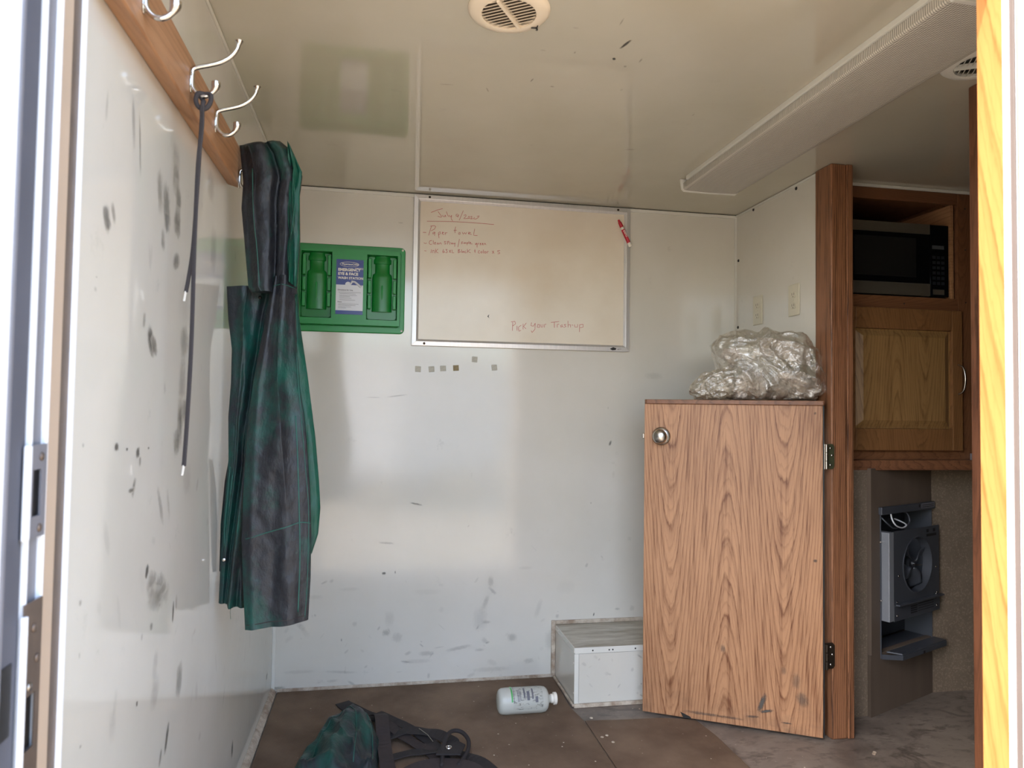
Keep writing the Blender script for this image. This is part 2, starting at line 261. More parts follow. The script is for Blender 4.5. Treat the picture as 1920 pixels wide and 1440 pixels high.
LSCUFF = [(-1.828,1.511,0.01,0.054,5,0.3),(-1.719,1.531,0.014,0.088,-10,0.4),(-1.687,1.51,0.01,0.109,-8,0.5),(-1.814,1.358,0.029,0.044,-25,0.7),(-1.79,1.372,0.016,0.036,-25,0.5),(-1.575,1.467,0.037,0.085,-10,0.5),(-1.535,1.45,0.046,0.098,-15,0.6),(-1.481,1.515,0.051,0.068,0,0.5),(-1.462,1.48,0.044,0.068,0,0.55),(-1.465,1.439,0.051,0.057,5,0.6),(-1.485,1.554,0.057,0.068,0,0.35),(-1.551,1.388,0.025,0.043,-5,0.5),(-1.464,1.368,0.051,0.034,-20,0.6),(-1.639,1.236,0.017,0.03,10,0.5),(-1.599,1.205,0.035,0.061,-35,0.8),(-1.578,1.198,0.025,0.041,-35,0.6),(-1.391,1.224,0.065,0.07,-25,0.5),(-1.399,1.119,0.056,0.184,2,0.4),(-1.407,1.056,0.039,0.103,0,0.6),(-1.426,1.026,0.046,0.057,-20,0.5),(-1.376,1.087,0.067,0.047,-30,0.5),(-1.746,1.035,0.018,0.014,0,0.9),(-1.7,1.029,0.01,0.006,0,0.9),(-1.649,1.021,0.021,0.019,-15,0.8),(-1.637,1.006,0.014,0.02,5,0.5),(-1.595,1.025,0.009,0.005,0,0.8),(-1.664,0.966,0.016,0.039,25,0.6),(-1.676,0.963,0.025,0.008,0,0.7),(-1.517,0.918,0.089,0.021,60,0.4),(-1.468,0.915,0.074,0.016,70,0.3),(-1.582,0.816,0.018,0.027,30,0.9),(-1.55,0.787,0.071,0.053,20,0.5),(-1.501,0.766,0.069,0.066,25,0.5),(-1.532,0.755,0.102,0.043,20,0.4),(-1.467,0.753,0.05,0.045,30,0.35),(-1.412,0.701,0.011,0.047,4,0.9),(-1.548,0.714,0.018,0.015,15,0.6),(-1.599,0.711,0.011,0.015,0,0.4),(-1.519,0.635,0.033,0.067,15,0.3),(-1.354,0.551,0.05,0.075,8,0.5),(-1.514,0.587,0.053,0.068,25,0.3),(-1.613,0.608,0.008,0.01,0,1.0),(-1.43,0.47,0.019,0.061,22,0.8),(-1.468,0.453,0.017,0.034,25,0.6),(-0.767,0.144,0.024,0.053,3,0.7),(-1.716,0.649,0.019,0.049,10,0.2),(-1.725,0.621,0.033,0.059,0,0.2),(-1.844,1.27,0.005,0.003,0,0.6),(-1.846,1.253,0.011,0.008,0,0.4),(-1.86,0.837,0.011,0.01,0,0.5),(-1.857,0.768,0.007,0.01,0,0.4),(-1.339,0.946,0.07,0.072,0,0.25),(-1.401,1.307,0.082,0.116,0,0.2),(-1.165,1.454,0.066,0.121,0,0.3),(-1.208,1.589,0.073,0.08,0,0.3),(-1.392,0.713,0.016,0.036,0,0.4),(-0.13,0.112,0.041,0.026,0,0.6),(-1.869,1.044,0.007,0.007,0,0.5),(-1.843,0.644,0.008,0.005,0,0.5)]
FSCUFF = [(1.346,0.962,0.011,0.0264,20,0.7),(0.537,0.716,0.0571,0.0088,12,0.6),(0.455,1.147,0.0879,0.0066,-8,0.4),(0.361,1.139,0.0659,0.0044,0,0.35),(1.335,1.111,0.0044,0.0132,0,0.4),(0.424,0.563,0.0659,0.011,5,0.4),(0.416,0.444,0.0176,0.0132,0,0.7),(0.46,0.447,0.0066,0.0132,0,0.6),(1.264,0.712,0.0066,0.0088,0,0.5),(0.824,0.315,0.022,0.0659,20,0.35),(0.844,0.4,0.0264,0.044,0,0.35),(0.718,0.138,0.1099,0.0176,-10,0.35),(0.59,0.123,0.0659,0.022,0,0.35),(0.936,0.171,0.044,0.0352,0,0.35),(0.473,0.191,0.044,0.044,20,0.3),(0.307,0.25,0.022,0.022,0,0.3),(1.248,0.454,0.0132,0.022,20,0.4),(0.258,0.191,0.0066,0.0132,0,0.6),(1.045,0.285,0.0264,0.0879,20,0.25),(1.092,0.153,0.044,0.0879,0,0.25),(0.1,0.076,0.1319,0.0176,0,0.25),(0.022,0.019,0.0659,0.0132,0,0.5),(0.26,0.067,0.1319,0.0132,5,0.3),(0.549,0.094,0.1319,0.022,0,0.25),(0.849,0.047,0.1758,0.022,0,0.25),(0.441,0.266,0.044,0.0659,0,0.25),(0.803,0.251,0.0659,0.1099,0,0.22),(1.281,0.25,0.0066,0.0176,15,0.8),(1.434,0.56,0.022,0.022,0,0.2),(1.361,0.83,0.0132,0.0352,0,0.2),(1.536,1.251,0.0879,0.0352,0,0.25),(0.454,1.845,0.022,0.0066,0,0.4),(0.284,0.386,0.0879,0.0176,0,0.2),(0.153,0.359,0.0659,0.022,0,0.2),(0.586,0.365,0.1319,0.0264,0,0.16),(0.987,0.45,0.0659,0.0176,0,0.2),(1.158,0.368,0.0879,0.0659,0,0.15)]
CSCUFF = [(0.939,-1.304,0.0085,0.051,-15,1.0),(0.935,-1.232,0.0088,0.0146,30,1.0),(0.897,-1.397,0.004,0.0378,0,0.5),(0.804,-1.35,0.0163,0.0082,0,0.3),(0.832,-1.242,0.0057,0.0115,0,0.5),(0.754,-1.236,0.0171,0.0086,0,0.3),(0.761,-1.077,0.0046,0.0245,-10,0.6),(0.822,-1.052,0.0124,0.0093,-5,0.5),(0.655,-0.995,0.0047,0.0314,20,0.5),(0.542,-1.003,0.0405,0.0062,5,0.4),(0.975,-1.201,0.0089,0.0119,20,0.5),(1.002,-1.238,0.0059,0.0235,0,0.5),(1.01,-1.073,0.0079,0.0158,0,0.3),(1.187,-0.658,0.0378,0.0113,10,0.4),(1.269,-0.963,0.0051,0.0171,0,0.4)]
HK = [(0.06,1.722),(0.036,1.711),(0.031,1.703),(0.03,1.688),(0.034,1.673),(0.043,1.663),(0.055,1.66),(0.067,1.668),(0.074,1.68),(0.075,1.69)]
HKU = [(0.033,1.708),(0.04,1.712),(0.061,1.721),(0.081,1.728),(0.096,1.737),(0.107,1.748),(0.113,1.76),(0.115,1.766)]
LACEA = [(0.052,1.664),(0.045,1.658),(0.042,1.645),(0.047,1.635),(0.05,1.611),(0.051,1.543),(0.049,1.445),(0.048,1.348),(0.043,1.328),(0.036,1.284)]
LACEB = [(0.054,1.66),(0.062,1.655),(0.063,1.643),(0.055,1.631),(0.055,1.598),(0.054,1.51),(0.052,1.442),(0.052,1.346),(0.053,1.25),(0.053,1.155),(0.05,1.041),(0.047,0.985),(0.046,0.965)]
w_ = wood('oak_veneer_door', C8(180, 134, 97), C8(108, 64, 36), P=.385, A=.85, freq=7, axis='z', along='x', phase=-2.08, nz=.03, pore=.55)
# worn dirty foot of the door (wear that stays put)
x_, y_, z_ = w_.sep(w_.oc())
foot = w_.mt('MULTIPLY', w_.ramp(z_, [(.0, 1), (.16, 0)]), w_.ramp(w_.noise(14, detail=6, rough=.7), [(.45, 0), (.75, 1)]))
bc = w_.b.inputs['Base Color'].links[0].from_socket
w_.set('Base Color', w_.mix(w_.mt('MULTIPLY', foot, .6), bc, C8(70, 56, 48)))
M['wdoor'] = w_.m
M['wedge'] = wood('dark_oak_edge', C8(130, 88, 62), C8(84, 52, 36), P=.2, A=.2, freq=20, axis='x', along='y').m
M['wpost'] = wood('dark_oak_post', C8(146, 100, 70), C8(52, 28, 16), P=.42, A=1.5, freq=8, axis='z', along='xy', phase=1.5, pore=.55, nz=.006, gs=.30).m
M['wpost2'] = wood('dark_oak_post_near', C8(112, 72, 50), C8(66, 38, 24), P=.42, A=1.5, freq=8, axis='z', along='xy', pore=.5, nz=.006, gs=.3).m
M['wcab'] = wood('oak_face_frame', C8(118, 80, 54), C8(88, 56, 36), P=.3, A=.5, freq=16, axis='z', along='x', phase=2).m
M['wcabh'] = wood('oak_face_frame_rail', C8(118, 80, 54), C8(88, 56, 36), P=.3, A=.5, freq=16, axis='x', along='z', phase=2).m
M['wgold'] = wood('golden_oak_panel', C8(146, 112, 70), C8(104, 74, 42), P=.26, A=.5, freq=8, axis='z', along='x', phase=-.6, pore=.5).m
M['wgoldd'] = wood('golden_oak_frame', C8(128, 90, 56), C8(98, 66, 38), P=.5, A=.6, freq=14, axis='z', along='x').m
M['wpine'] = wood('pine_rail', C8(168, 126, 92), C8(132, 92, 62), P=.22, A=.5, freq=6, axis='y', along='z', pore=.35, phase=1.0, nz=.02, gs=.5).m
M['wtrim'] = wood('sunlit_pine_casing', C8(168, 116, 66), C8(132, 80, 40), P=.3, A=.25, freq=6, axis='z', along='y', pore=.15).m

t = NT('grey_vinyl_floor', (.2, .2, .2, 1), .5)
a = t.noise(3.2, detail=7, rough=.65, dist=.6); b = t.noise(14, t.oc((1, 2.2, 1)), detail=8, rough=.7)
c = t.mix(t.ramp(a, [(.35, 0), (.65, 1)]), C8(96, 86, 78), C8(140, 129, 118))
c = t.mix(t.ramp(b, [(.52, 0), (.70, .75)]), c, C8(60, 50, 44)); c = t.mix(t.ramp(t.noise(5.5, t.oc((1, 1.6, 1)), detail=6, dist=1.2), [(.55, 0), (.62, .55), (.72, .1)]), c, C8(60, 50, 44))
c = t.mix(t.ramp(t.noise(40, detail=4), [(.66, 0), (.74, .6)]), c, C8(160, 150, 140))
t.set('Base Color', c); t.set('Roughness', t.ramp(a, [(.3, .35), (.7, .6)])); t.bump(b, .25, .002); M['vinyl'] = t.m

t = NT('brown_ribbed_mat', (.1, .08, .06, 1), .8, spec=.25)
a = t.noise(4.5, detail=7, rough=.65); rib = t.mt('SINE', t.mt('MULTIPLY', t.sep(t.oc())[0], 2 * PI / .0042))
c = t.mix(t.ramp(a, [(.3, 0), (.7, 1)]), C8(94, 76, 61), C8(126, 105, 86))
c = t.mix(t.ramp(t.noise(2.0, detail=5), [(.52, 0), (.72, .55)]), c, C8(148, 126, 104))
c = t.mix(t.ramp(t.vor(26), [(.03, .7), (.07, 0)]), c, C8(165, 152, 138))
c = t.mix(t.mt('MULTIPLY', t.mt('ADD', rib, 1), .12), c, C8(50, 40, 32))
t.set('Base Color', c); t.bump(rib, .25, .0008); M['mat'] = t.m

t = NT('beige_vinyl_wallboard', C8(128, 112, 92), .6)
c = t.mix(t.noise(9, detail=6), C8(98, 85, 72), C8(132, 117, 99)); c = t.mix(t.ramp(t.noise(160, detail=2), [(.5, 0), (.7, .4)]), c, C8(165, 150, 130))
t.set('Base Color', c); t.bump(t.noise(220, detail=2), .1, .0006); M['board'] = t.m
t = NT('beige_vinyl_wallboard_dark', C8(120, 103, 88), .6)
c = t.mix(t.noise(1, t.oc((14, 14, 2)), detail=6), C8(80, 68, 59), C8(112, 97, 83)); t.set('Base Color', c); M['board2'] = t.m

t = NT('dirty_cream_trim', C8(206, 196, 180), .5)
c = t.mix(t.ramp(t.noise(18, detail=7, rough=.7), [(.4, 0), (.62, 1)]), C8(198, 186, 168), C8(148, 128, 108)); t.set('Base Color', c); M['dirtytrim'] = t.m

t = NT('brushed_aluminium', C8(200, 200, 200), .36, .7); t.set('Base Color', t.mix(t.noise(1, t.oc((120, 120, 3)), detail=3), C8(206, 206, 206), C8(232, 230, 228))); M['alu'] = t.m
t = NT('chrome', C8(196, 193, 188), .07, 1); M['chrome'] = t.m
M['satin'] = plain('satin_nickel', (190, 186, 180), .24, 1, var=.03)
M['hinge_g'] = plain('tarnished_green_hinge', (108, 112, 84), .45, .7, var=.2, vs=60)
M['hinge_d'] = plain('dark_bronze_hinge', (62, 52, 42), .45, .6, var=.2, vs=60)
M['galv'] = plain('grey_painted_steel', (86, 90, 98), .4, .35, var=.12, vs=16)
M['galvd'] = plain('dark_grey_steel', (54, 57, 63), .45, .4, var=.12, vs=20)
M['black'] = plain('black', (16, 16, 17), .5, var=0)
M['blackgloss'] = plain('black_glass', (6, 7, 12), .04, var=0)
M['steel'] = plain('stainless_strip', (150, 145, 132), .3, .8, var=.04)
M['ivory'] = plain('ivory_plastic', (212, 206, 186), .35, var=.02)
M['slot'] = plain('socket_slot', (60, 54, 44), .6, var=0)
M['white'] = plain('white_plastic', (232, 226, 214), .35, var=.03)
M['vent'] = plain('cream_vent_plastic', (236, 222, 200), .4, var=.03)
M['ink'] = plain('red_marker_ink', (190, 52, 62), .5, var=.12, vs=120)
M['blackink'] = plain('black_ink', (28, 26, 24), .5, var=0)
M['red'] = plain('red_plastic', (176, 14, 36), .25, var=.03)
M['redd'] = plain('red_marker_label', (186, 30, 50), .3, var=.05)
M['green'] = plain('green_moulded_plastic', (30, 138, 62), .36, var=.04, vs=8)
M['greend'] = plain('green_moulded_plastic_shaded', (14, 118, 44), .3, var=.04)  # darker copy of the green, shade of the recesses put into the colour
M['blue'] = plain('label_blue', (18, 44, 128), .3, var=.04)
M['lblwhite'] = plain('label_white', (214, 216, 222), .3, var=.03)
M['lbltext'] = plain('label_grey_print', (96, 96, 104), .5, var=0)
M['tape'] = plain('adhesive_square', (202, 198, 184), .7, var=.2, vs=200)
M['tapeb'] = plain('browned_adhesive_square', (150, 134, 98), .7, var=.2, vs=200)
M['lace'] = plain('charcoal_cord', (58, 54, 56), .85, var=.15, vs=300)
M['clear'] = plain('clear_aglet', (200, 196, 188), .2, var=0)
M['strap'] = plain('black_webbing', (44, 38, 38), .8, var=.25, vs=60)
M['strap2'] = plain('brown_black_elastic', (58, 48, 46), .85, var=.25, vs=60)
M['aluj'] = plain('weathered_aluminium_jamb', (136, 120, 108), .42, .55, var=.25, vs=14)
M['alul'] = plain('pale_grey_jamb_channel', (130, 130, 137), .45, .2, var=.08, vs=12)
M['rubber'] = plain('grey_rubber_seal', (88, 90, 100), .7, var=.15, vs=10)
M['skin'] = plain('white_outer_skin', (238, 240, 244), .4, var=.03)
M['tan'] = plain('tan_jamb_face', (186, 166, 146), .5, var=.06)

t = NT('whiteboard_film', C8(226, 218, 200), .16, 0, .5)
t.set('Base Color', t.mix(t.ramp(t.noise(2.4, detail=5), [(.4, 0), (.7, 1)]), C8(218, 206, 186), C8(228, 220, 204)))
t.set('Roughness', t.ramp(t.noise(5, detail=5), [(.3, .12), (.8, .28)])); M['wb'] = t.m

# coated rain fabric: charcoal soiling over dark green rubber
def rain(name, g=(12, 70, 60), k=(27, 28, 33), bias=-.03, rough=.46, seed=0):
    t = NT(name, C8(*g), rough, 0, .4)
    n = t.noise(5.5, t.oc((1.6, 1, 1), loc=(seed, 0, 0)), detail=6, rough=.62)
    n2 = t.noise(48, detail=6, rough=.75)
    f = t.ramp(t.mt('ADD', t.mt('MULTIPLY', n, .8), t.mt('MULTIPLY', n2, .22)), [(.43 + bias, 1), (.60 + bias, 0)])
    c = t.mix(f, C8(*k), C8(*g))
    c = t.mix(t.mt('MULTIPLY', t.ramp(n2, [(.5, 0), (.75, 1)]), .35), c, C8(64, 74, 73))
    t.set('Base Color', c)
    b = t.bump(t.noise(9, t.oc((1.5, 1.5, .8)), detail=5, rough=.6), .8, .012)
    t.bump(n2, .35, .002, b)
    t.set('Roughness', t.ramp(n2, [(.3, .38), (.7, .6)]))
    return t.m
M['rain'] = rain('soiled_green_rainwear', k=(32, 36, 41), rough=.40)
M['rain_dark'] = rain('soiled_dark_rainwear', bias=-.10, seed=3)
M['rain_green'] = rain('green_rainwear', g=(4, 70, 54), k=(18, 42, 38), bias=.08, seed=6)
M['seam'] = plain('green_seam_tape', (36, 92, 80), .5, var=.2, vs=60)

# clear crinkled film
t = NT('clear_crinkled_film', (1, 1, 1, 1), .12)
tr = t.n.new('ShaderNodeBsdfTransparent'); tr.inputs[0].default_value = (.93, .92, .88, 1)
di = t.n.new('ShaderNodeBsdfDiffuse'); di.inputs[0].default_value = C8(190, 180, 162)
gl = t.n.new('ShaderNodeBsdfGlossy'); gl.inputs['Roughness'].default_value = .05; gl.inputs[0].default_value = (1, 1, 1, 1)
lw = t.n.new('ShaderNodeLayerWeight'); lw.inputs[0].default_value = .35
m1 = t.n.new('ShaderNodeMixShader'); m2 = t.n.new('ShaderNodeMixShader')
hz = t.ramp(t.noise(11, detail=6, rough=.7), [(.35, .05), (.7, .24)])
t.l.new(hz, m1.inputs[0]); t.l.new(tr.outputs[0], m1.inputs[1]); t.l.new(di.outputs[0], m1.inputs[2])
t.l.new(t.mt('ADD', t.mt('MULTIPLY', lw.outputs['Facing'], .6), .16), m2.inputs[0]); t.l.new(m1.outputs[0], m2.inputs[1]); t.l.new(gl.outputs[0], m2.inputs[2])
bp = t.n.new('ShaderNodeBump'); bp.inputs['Strength'].default_value = .7; bp.inputs['Distance'].default_value = .005
v1 = t.noise(16, detail=3, rough=.5, dist=2.5, out='Color')
vv = t.vor(14, v1, feat='DISTANCE_TO_EDGE'); vv2 = t.noise(34, t.oc((1, 1, 2)), detail=4, dist=3)
t.l.new(t.mt('ADD', t.mt('MULTIPLY', vv2, .7), t.mt('MULTIPLY', t.mt('ABSOLUTE', t.mt('SUBTRACT', t.noise(13, detail=3, dist=2), .5)), 2.2)), bp.inputs['Height'])
t.l.new(bp.outputs[0], gl.inputs['Normal']); t.l.new(bp.outputs[0], di.inputs['Normal'])
t.l.new(m2.outputs[0], t.n['Material Output'].inputs[0]); M['film'] = t.m
t = NT('crumpled_white_tissue', C8(196, 186, 176), .8); t.bump(t.noise(22, detail=6, dist=1.5), .8, .012); M['tissue'] = t.m
# squeeze bottle plastic
t = NT('clear_bottle_plastic', C8(222, 222, 212), .18)
tr = t.n.new('ShaderNodeBsdfTransparent'); tr.inputs[0].default_value = (.86, .9, .88, 1); mx = t.n.new('ShaderNodeMixShader'); mx.inputs[0].default_value = .6
t.l.new(tr.outputs[0], mx.inputs[1]); t.l.new(t.b.outputs[0], mx.inputs[2]); t.l.new(mx.outputs[0], t.n['Material Output'].inputs[0]); M['bottle'] = t.m
# fixture lens: prismatic ribs
t = NT('prismatic_acrylic_lens', C8(206, 200, 186), .22, 0, .5)
v = t.oc(); x, y, z = t.sep(v)
pr = t.mt('ADD', t.mt('SINE', t.mt('MULTIPLY', x, 2 * PI / .006)), t.mt('SINE', t.mt('MULTIPLY', y, 2 * PI / .006)))
t.bump(pr, .6, .0016); t.set('Base Color', t.mix(t.mt('MULTIPLY', t.mt('ADD', pr, 2), .25), C8(176, 170, 158), C8(214, 208, 196))); M['lens'] = t.m
# smudge decal: soft-edged noisy mark, strength from vertex colour
t = NT('black_scuff', C8(84, 81, 75), .6)
uvn = t.n.new('ShaderNodeUVMap'); uvn.uv_map = 'UVMap'; sx, sy, _ = t.sep(uvn.outputs[0])
def hump(q): return t.mt('SUBTRACT', 1.0, t.mt('POWER', t.mt('ABSOLUTE', t.mt('SUBTRACT', t.mt('MULTIPLY', q, 2.0), 1.0)), 2.0))
fall = t.mt('MULTIPLY', hump(sx), hump(sy))
at = t.n.new('ShaderNodeAttribute'); at.attribute_name = 'st'
cv = t.n.new('ShaderNodeCombineXYZ'); gx, gy, gz = t.sep(t.oc((6, 6, 6)))
t.l.new(t.mt('ADD', t.mt('MULTIPLY', sx, 5.0), gx), cv.inputs[0]); t.l.new(t.mt('ADD', t.mt('MULTIPLY', sy, 1.1), gz), cv.inputs[1]); t.l.new(t.mt('ADD', t.mt('MULTIPLY', at.outputs['Fac'], 9.0), gy), cv.inputs[2])
nz = t.mt('ADD', t.mt('MULTIPLY', t.noise(2.4, cv.outputs[0], detail=7, rough=.75, dist=.4), .62), t.mt('MULTIPLY', t.noise(90, detail=5, rough=.8), .38))
al = t.mt('MULTIPLY', t.ramp(t.mt('ADD', t.mt('MULTIPLY', fall, .5), t.mt('MULTIPLY', nz, .9)), [(.66, 0), (.92, 1)]), at.outputs['Fac'])
t.set('Alpha', al); M['scuff'] = t.m
# outside
t = NT('pale_gravel', C8(190, 174, 150), .9); t.set('Base Color', t.mix(t.noise(30, detail=6), C8(140, 128, 108), C8(176, 162, 140))); M['gravel'] = t.m

def marks(name, parent, data, axis, pos):
    """soft marks lying on a wall; axis = 'x','y' or 'z' normal"""
    mb = MB(); mb.uv = []; st = []
    for a, b, w, h, rot, s in data:
        w = max(w, .004) * 1.3; h = h * 1.25; r = math.radians(rot)
        for (i, j) in ((-1, -1), (1, -1), (1, 1), (-1, 1)):
            p = i * w / 2; q = j * h / 2
            u = a + p * math.cos(r) + q * math.sin(r); v = b - p * math.sin(r) + q * math.cos(r)
            mb.v.append({'x': (pos, u, v), 'y': (u, pos, v), 'z': (u, v, pos)}[axis]); mb.uv.append(((i + 1) / 2, (j + 1) / 2)); st.append(s)
        n = len(mb.v); mb.f.append((n - 4, n - 3, n - 2, n - 1))
    o = mb.build(name, M['scuff'], parent, fixn=False)
    at_ = o.data.attributes.new('st', 'FLOAT', 'POINT')
    for i, s in enumerate(st): at_.data[i].value = min(1, s ** 1.6)
    o['kind'] = 'stuff'; return o
def struct(o): o['kind'] = 'structure'; return o
# ================================================================== THE SETTING
XR = 3.3                      # far end of the second room
fl = struct(bx('floor', M['vinyl'], None, -.06, XR, YF - .19, .06, -.08, 0, bevel=0))
# ground outside
g = struct(MB().add([(-40, -60, -.62), (40, -60, -.62), (40, 12, -.62), (-40, 12, -.62)], [(0, 1, 2, 3)]).build('trim_1', M['gravel'])); g.name = 'ground'
ce = struct(bx('ceiling', M['frp_ceil'], None, -.06, XR, YF - .09, .06, H, H + .05, bevel=0))
wl_ = struct(bx('wall_left', M['frp_left'], None, -.06, 0, YF, .06, 0, H, bevel=0))
wf = struct(bx('wall_far', M['frp'], None, 0, XR, 0, .06, 0, H, bevel=0))
wr = struct(bx('wall_right', M['frp'], None, W, W + .055, -.602, 0, 0, H, bevel=0))
wr2 = struct(bx('wall_right_near', M['frp'], None, W, W + .055, YF, -1.372, 0, H, bevel=0))
marks('scuff_marks', wl_, LSCUFF, 'x', .0006)
marks('scuff_marks', wf, FSCUFF, 'y', -.0006)
marks('scuff_marks', ce, CSCUFF, 'z', H - .0006)
# random fine scuffing low on the far wall and side wall
rnd = random.Random(7); dat = []
for i in range(70):
    z = .02 + abs(rnd.gauss(0, .24)); dat.append((rnd.uniform(.02, 1.6), min(z, 1.1), rnd.uniform(.006, .05), rnd.uniform(.004, .03), rnd.uniform(-60, 60), rnd.uniform(.15, .42)))
marks('scuff_marks', wf, dat, 'y', -.0008)
dat = []
for i in range(90):
    dat.append((rnd.uniform(-1.8, -.05), rnd.uniform(.05, 1.6), rnd.uniform(.006, .03), rnd.uniform(.008, .07), rnd.uniform(-30, 30), rnd.uniform(.1, .3)))
marks('scuff_marks', wl_, dat, 'x', .0008)
# wall screws on the right panel
for y, z in ((-.02, 1.764), (-.017, 1.471), (-.146, 1.955), (-.459, 1.950), (-.02, 1.2)):
    s = MB().lathe([(0, .0065), (.002, .006), (.004, .0035), (.0042, 0)], (W, y, z), (-1, 0, 0), 16).build('screw', M['blackink'], wr, smooth=True)
# second room: back wall, side panel, diagonal heater wall, end wall
struct(bx('wall_back_room', M['board'], None, 2.560, XR, -.378, .0, 0, .9, bevel=0))
struct(bx('wall_cabinet_side', M['board'], None, 1.976, 2.1575, -.536, -.50, 0, .9, bevel=.001))
struct(bx('wall_end', M['board'], None, XR, XR + .05, YF, 0, 0, H, bevel=0))
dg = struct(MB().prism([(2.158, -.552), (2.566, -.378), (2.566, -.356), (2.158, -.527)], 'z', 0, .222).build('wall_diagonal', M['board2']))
# heater niche is cut out of the diagonal wall: bands around it
ex = Vector((.403, .172, 0)).normalized(); nn = Vector((ex.y, -ex.x, 0)); PO = Vector((2.163, -.55, 0)); PHI = math.atan2(ex.y, ex.x)
def dpt(s, n, z): q = PO + ex * s + nn * n; return (q.x, q.y, z)
mb = MB()
def dbox(mb, s0, s1, n0, n1, z0, z1):
    vs = [dpt(s, n, z) for z in (z0, z1) for n in (n0, n1) for s in (s0, s1)]
    return mb.add(vs, [(0, 2, 3, 1), (4, 5, 7, 6), (0, 1, 5, 4), (2, 6, 7, 3), (0, 4, 6, 2), (1, 3, 7, 5)])
dbox(mb, 0, .058, -.02, 0, .222, .75); dbox(mb, .432, .437, -.02, 0, .222, .75); dbox(mb, 0, .437, -.02, 0, .75, .9)
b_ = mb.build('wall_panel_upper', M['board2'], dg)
# entry wall with the doorway
DX = 1.317; DZ = 1.958
struct(bx('wall_entry', M['skin'], None, DX + .004, XR, YF - .19, YF, -.02, H, bevel=0))
struct(bx('wall_dimming_lining', M['board2'], None, W + .056, XR, YF, YF + .004, 0, H, bevel=0))  # unseen dark lining added to dim the second room
struct(bx('wall_entry_header', M['skin'], None, 0, DX + .004, YF - .09, YF, DZ, H, bevel=0))
struct(bx('wall_entry_left', M['skin'], None, -.8, -.012, YF - .19, YF - .15, -.3, H + .05, bevel=0))
# ceiling and corner trims
trs = [('trim_1', M['trimwhite'], (0, W, -.006, 0, H - .016, H - .003)), ('trim_2', M['trimwhite'], (0, .005, YF, 0, H - .010, H - .002)),
       ('trim_3', M['trimwhite'], (W - .005, W, -.60, 0, H - .010, H - .002)), ('trim_4', M['trimwhite'], (0, .012, -.005, 0, .01, H - .012)),
       ('trim_5', M['trimwhite'], (W - .010, W, -.005, 0, .2, H - .014))]
for n_, mt_, b in trs: struct(bx(n_, mt_, None, *b, bevel=.001))
struct(bx('trim_6', M['black'], None, .0, W, -.0035, -.0005, H - .0035, H - .0005, bevel=0))
struct(bx('trim_7', M['black'], None, .0005, .003, YF, 0, H - .0025, H - .0005, bevel=0))
struct(MB().prism([(.0, 0), (.020, 0), (.020, .006), (.014, .014), (.006, .020), (0, .022)], 'y', YF, -.004).build('baseboard_left', M['dirtytrim'], bevel=.001))
struct(bx('baseboard_far', M['dirtytrim'], None, .02, 1.112, -.006, 0, .004, .016))

# doorway posts of the partition
p1 = struct(empty('trim_8', (1.948, -.69, 0)))
bx('casing', M['wpost'], p1, 1.906, 1.965, -.690, -.596, 0, H, bevel=.006, seg=3)
bx('casing', M['wpost'], p1, 1.9655, 1.990, -.692, -.596, 0, H, bevel=.004)
for z0, z1, mt_ in ((.911, .996, M['hinge_g']), (.240, .326, M['hinge_d'])):
    hz_ = MB().prism([(1.878, z0), (1.906, z0), (1.913, z0 + .008), (1.913, z1 - .008), (1.906, z1), (1.878, z1)], 'y', -.6955, -.6905).build('hinge', mt_, p1, bevel=.0008)
    k = MB()
    for q in range(3):
        a = z0 + (z1 - z0) * q / 3; k.tube([(1.877, -.704, a + .001), (1.877, -.704, a + (z1 - z0) / 3 - .001)], .0052, 12)
    k.build('knuckle', M['satin'] if z0 > .5 else M['hinge_d'], hz_, smooth=True, angle=40)
    for zz in (z0 + .014, (z0 + z1) / 2 + .004, z1 - .014):
        MB().lathe([(0, .0042), (.001, .004), (.0018, 0)], (1.898 + (.006 if zz < z1 - .02 and zz > z0 + .02 else 0), -.6955, zz), (0, -1, 0), 12).build('screw', M['satin'], hz_, smooth=True)
p2 = struct(empty('trim_9', (1.948, -1.33, 0)))
bx('casing', M['wpost2'], p2, 1.900, 1.93, -1.372, -1.281, 0, H, bevel=.004)
bx('casing', M['wpost2'], p2, 1.9305, 1.988, -1.372, -1.281, 0, H, bevel=.004)

# ------------------------------------------------------------------ entry door frame, left jamb (rubber seal, channel, strikes)
j = struct(empty('door_frame_left', (0, -2.0, 0)))
def strip(name, mat, x0, x1, y0, y1, z0=-.25, z1=1.99, bev=.001): return bx(name, mat, j, x0, x1, y0, y1, z0, z1, bevel=bev)
strip('edge_bead', M['skin'], -.02, .005, -1.920, -1.913)
strip('aluminium_liner', M['aluj'], -.03, .0005, -1.978, -1.920)
strip('tan_paint_band', M['tan'], -.02, .0012, -1.976, -1.945, bev=.0004)
strip('channel_lip', M['skin'], -.02, .0045, -1.985, -1.979)
strip('channel', M['alul'], -.03, -.001, -2.017, -1.985)
strip('channel_lip', M['skin'], -.02, .0045, -2.0235, -2.0175)
strip('rubber_seal', M['rubber'], -.03, .001, -2.062, -2.024, bev=.004)
strip('outer_bead', M['alul'], -.03, .003, -2.070, -2.063, bev=.002)
strip('outer_skin', M['skin'], -.03, .002, -2.13, -2.0705, bev=.002)
